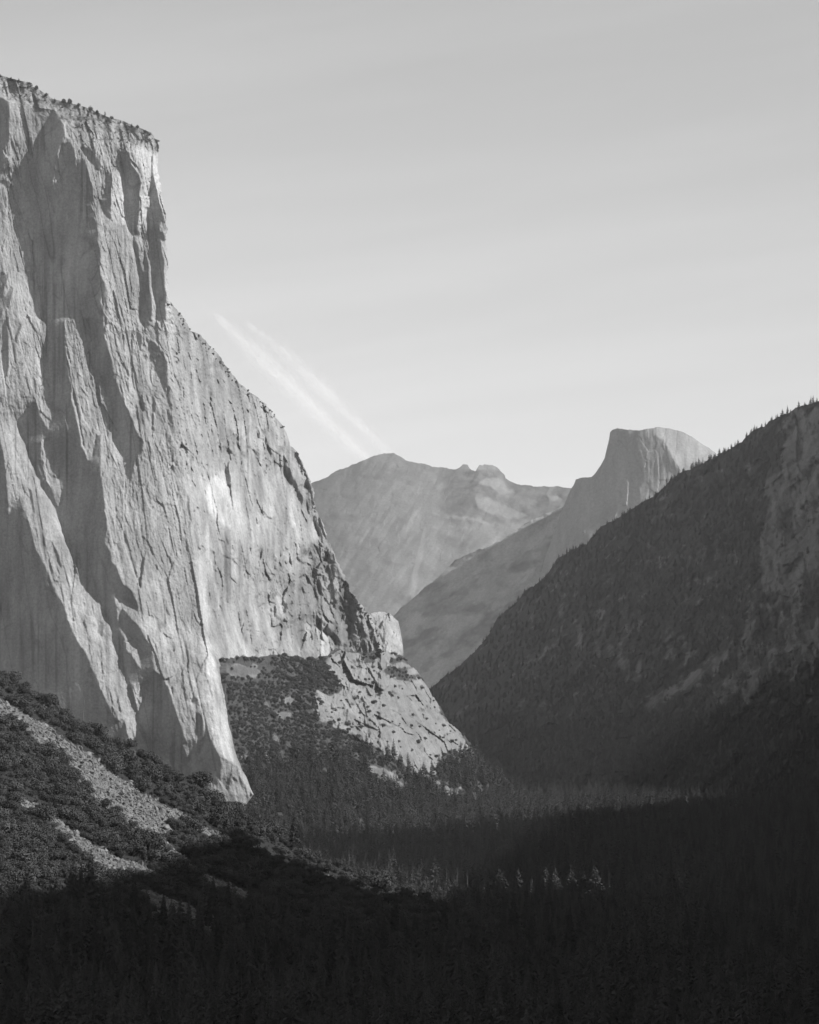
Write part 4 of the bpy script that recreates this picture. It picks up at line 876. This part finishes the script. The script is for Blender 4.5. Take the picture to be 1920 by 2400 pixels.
def contrail(pts, label, n, seed):
    r = np.random.default_rng(seed); P = np.array(pts, float)
    cum = np.concatenate([[0], np.cumsum(np.hypot(np.diff(P[:, 0]), np.diff(P[:, 1])))])
    t = r.random(n) * cum[-1]
    t = t[(vn(t / 50, 0 * t, seed) * .5 + r.random(n) * 1.6 > .2) & (r.random(n) < np.clip(.06 + t / 190, 0, 1) * np.clip(1.25 - t / cum[-1] * .75, .3, 1))]; n = len(t)
    cx, cy, rd, dD = (np.interp(t, cum, P[:, k]) for k in range(4))
    d = np.stack([np.interp(t + 8, cum, P[:, 0]) - np.interp(t - 8, cum, P[:, 0]), np.interp(t + 8, cum, P[:, 1]) - np.interp(t - 8, cum, P[:, 1])], 1)
    d /= np.linalg.norm(d, axis=1)[:, None] + 1e-9
    off = r.normal(0, 1, n) * rd * .53
    x = cx - d[:, 1] * off; y = cy + d[:, 0] * off
    D = 60000 + dD + r.normal(0, 1, n) * rd * 4
    c = np.stack(W(x, y, D), -1)
    nrm = np.array([.55, -.78, .36]) + r.normal(0, .28, (n, 3)); nrm /= np.linalg.norm(nrm, axis=1)[:, None]
    ax = np.stack([d[:, 0], 0 * t, -d[:, 1]], -1) + r.normal(0, .12, (n, 3)); ax -= nrm * (ax * nrm).sum(1)[:, None]; ax /= np.linalg.norm(ax, axis=1)[:, None]
    bx_ = np.cross(nrm, ax); L_ = r.uniform(6, 18, n)[:, None] / F * 60000; B_ = r.uniform(2.5, 6, n)[:, None] / F * 60000
    V = np.stack([c - ax * L_ , c - bx_ * B_, c + ax * L_, c + bx_ * B_], 1).reshape(-1, 3)
    return tag(link('contrail', mesh_from('contrail', V, np.arange(4 * n).reshape(n, 4), mt)), label, 'contrail')
contrail([(505, 738, 5, -9000), (545, 775, 16, -7000), (601, 829, 24, -5000), (690, 913, 23, -3000), (779, 1002, 19, 0), (846, 1062, 13, 2000), (880, 1090, 10, 3000)], 'lower and wider of the two soft white contrails fading down to the far summit', 5200, 3)
contrail([(580, 758, 5, -9000), (620, 790, 11, -7000), (668, 829, 17, -5000), (757, 913, 17, -3000), (824, 979, 14, 0), (907, 1056, 11, 2000), (930, 1078, 9, 3000)], 'upper and narrower of the two soft white contrails ending above the far summit', 3200, 5)

# ================================================================== haze, sky, sun, camera
bm = bmesh.new(); bmesh.ops.create_cube(bm, size=1)
me = bpy.data.meshes.new('haze'); bm.to_mesh(me); bm.free()
hz = tag(link('haze', me), 'thin pale haze filling the valley air', 'haze', None, 'stuff')
x0, x1, y0, y1, z0, z1 = -9100, 9100, -1600, 26200, -12, 1990
hz.location = ((x0 + x1) / 2, (y0 + y1) / 2, (z0 + z1) / 2); hz.scale = (x1 - x0, y1 - y0, z1 - z0)
mt = bpy.data.materials.new('haze air'); mt.use_nodes = True; nt = mt.node_tree; nt.nodes.remove(nt.nodes['Principled BSDF'])
pv = N(nt, 'ShaderNodeVolumePrincipled'); pv.inputs['Color'].default_value = (.98, .98, .98, 1); pv.inputs['Density'].default_value = 1.75e-5; pv.inputs['Anisotropy'].default_value = 0
nt.links.new(pv.outputs[0], nt.nodes['Material Output'].inputs['Volume']); me.materials.append(mt)

SD = Vector((.80, -.22, .558)).normalized()
sl = bpy.data.lights.new('sun', 'SUN'); sl.energy = 5.0; sl.angle = math.radians(.5); sl.color = (1, 1, 1)
so = bpy.data.objects.new('sun', sl); COL.objects.link(so); so.rotation_euler = (-SD).to_track_quat('-Z', 'Y').to_euler(); so.location = (600, 0, 900)

w = bpy.data.worlds.new('World'); scene.world = w; w.use_nodes = True; nt = w.node_tree
bg = nt.nodes['Background']
sky = N(nt, 'ShaderNodeTexSky', sky_type='NISHITA'); sky.sun_disc = False
sky.sun_elevation = math.asin(SD.z); sky.sun_rotation = math.atan2(SD.x, SD.y); sky.altitude = 1300; sky.dust_density = 1.0
bw = N(nt, 'ShaderNodeSeparateColor'); nt.links.new(sky.outputs[0], bw.inputs[0])   # black and white through a red filter
# faint high cirrus
tc = N(nt, 'ShaderNodeTexCoord'); mp = N(nt, 'ShaderNodeMapping'); mp.inputs['Scale'].default_value = (4, 4, 40)
mr = N(nt, 'ShaderNodeMapping'); mr.inputs['Rotation'].default_value = (0, .14, 0)
nt.links.new(tc.outputs['Generated'], mr.inputs['Vector']); nt.links.new(mr.outputs[0], mp.inputs['Vector'])
cf = remap(nt, noisef(nt, 1.0, mp.outputs['Vector'], 5, .55), .42, .72, 1.0, 1.09)
lum = N(nt, 'ShaderNodeRGBToBW'); nt.links.new(sky.outputs[0], lum.inputs[0])
film = mathn(nt, 'ADD', mathn(nt, 'MULTIPLY', bw.outputs[0], .1), mathn(nt, 'MULTIPLY', lum.outputs[0], .9))
nt.links.new(mathn(nt, 'MULTIPLY', film, cf), bg.inputs['Color']); bg.inputs['Strength'].default_value = .15

cam = bpy.data.cameras.new('camera'); co = bpy.data.objects.new('camera', cam); COL.objects.link(co)
co.location = (0, 0, CAMZ); co.rotation_euler = (math.pi / 2, 0, 0)
cam.sensor_fit = 'HORIZONTAL'; cam.sensor_width = 36; cam.lens = F / 1920 * 36; cam.shift_y = (HY - 1200) / 1920
cam.clip_start = 1; cam.clip_end = 300000
scene.camera = co
vs = scene.view_settings; vs.view_transform = 'Standard'; vs.look = 'None'; vs.exposure = .22; vs.gamma = 1
scene.render.engine = 'CYCLES'
scene.cycles.use_denoising = True
scene.cycles.max_bounces = 4; scene.cycles.diffuse_bounces = 1; scene.cycles.volume_bounces = 0; scene.cycles.transparent_max_bounces = 64
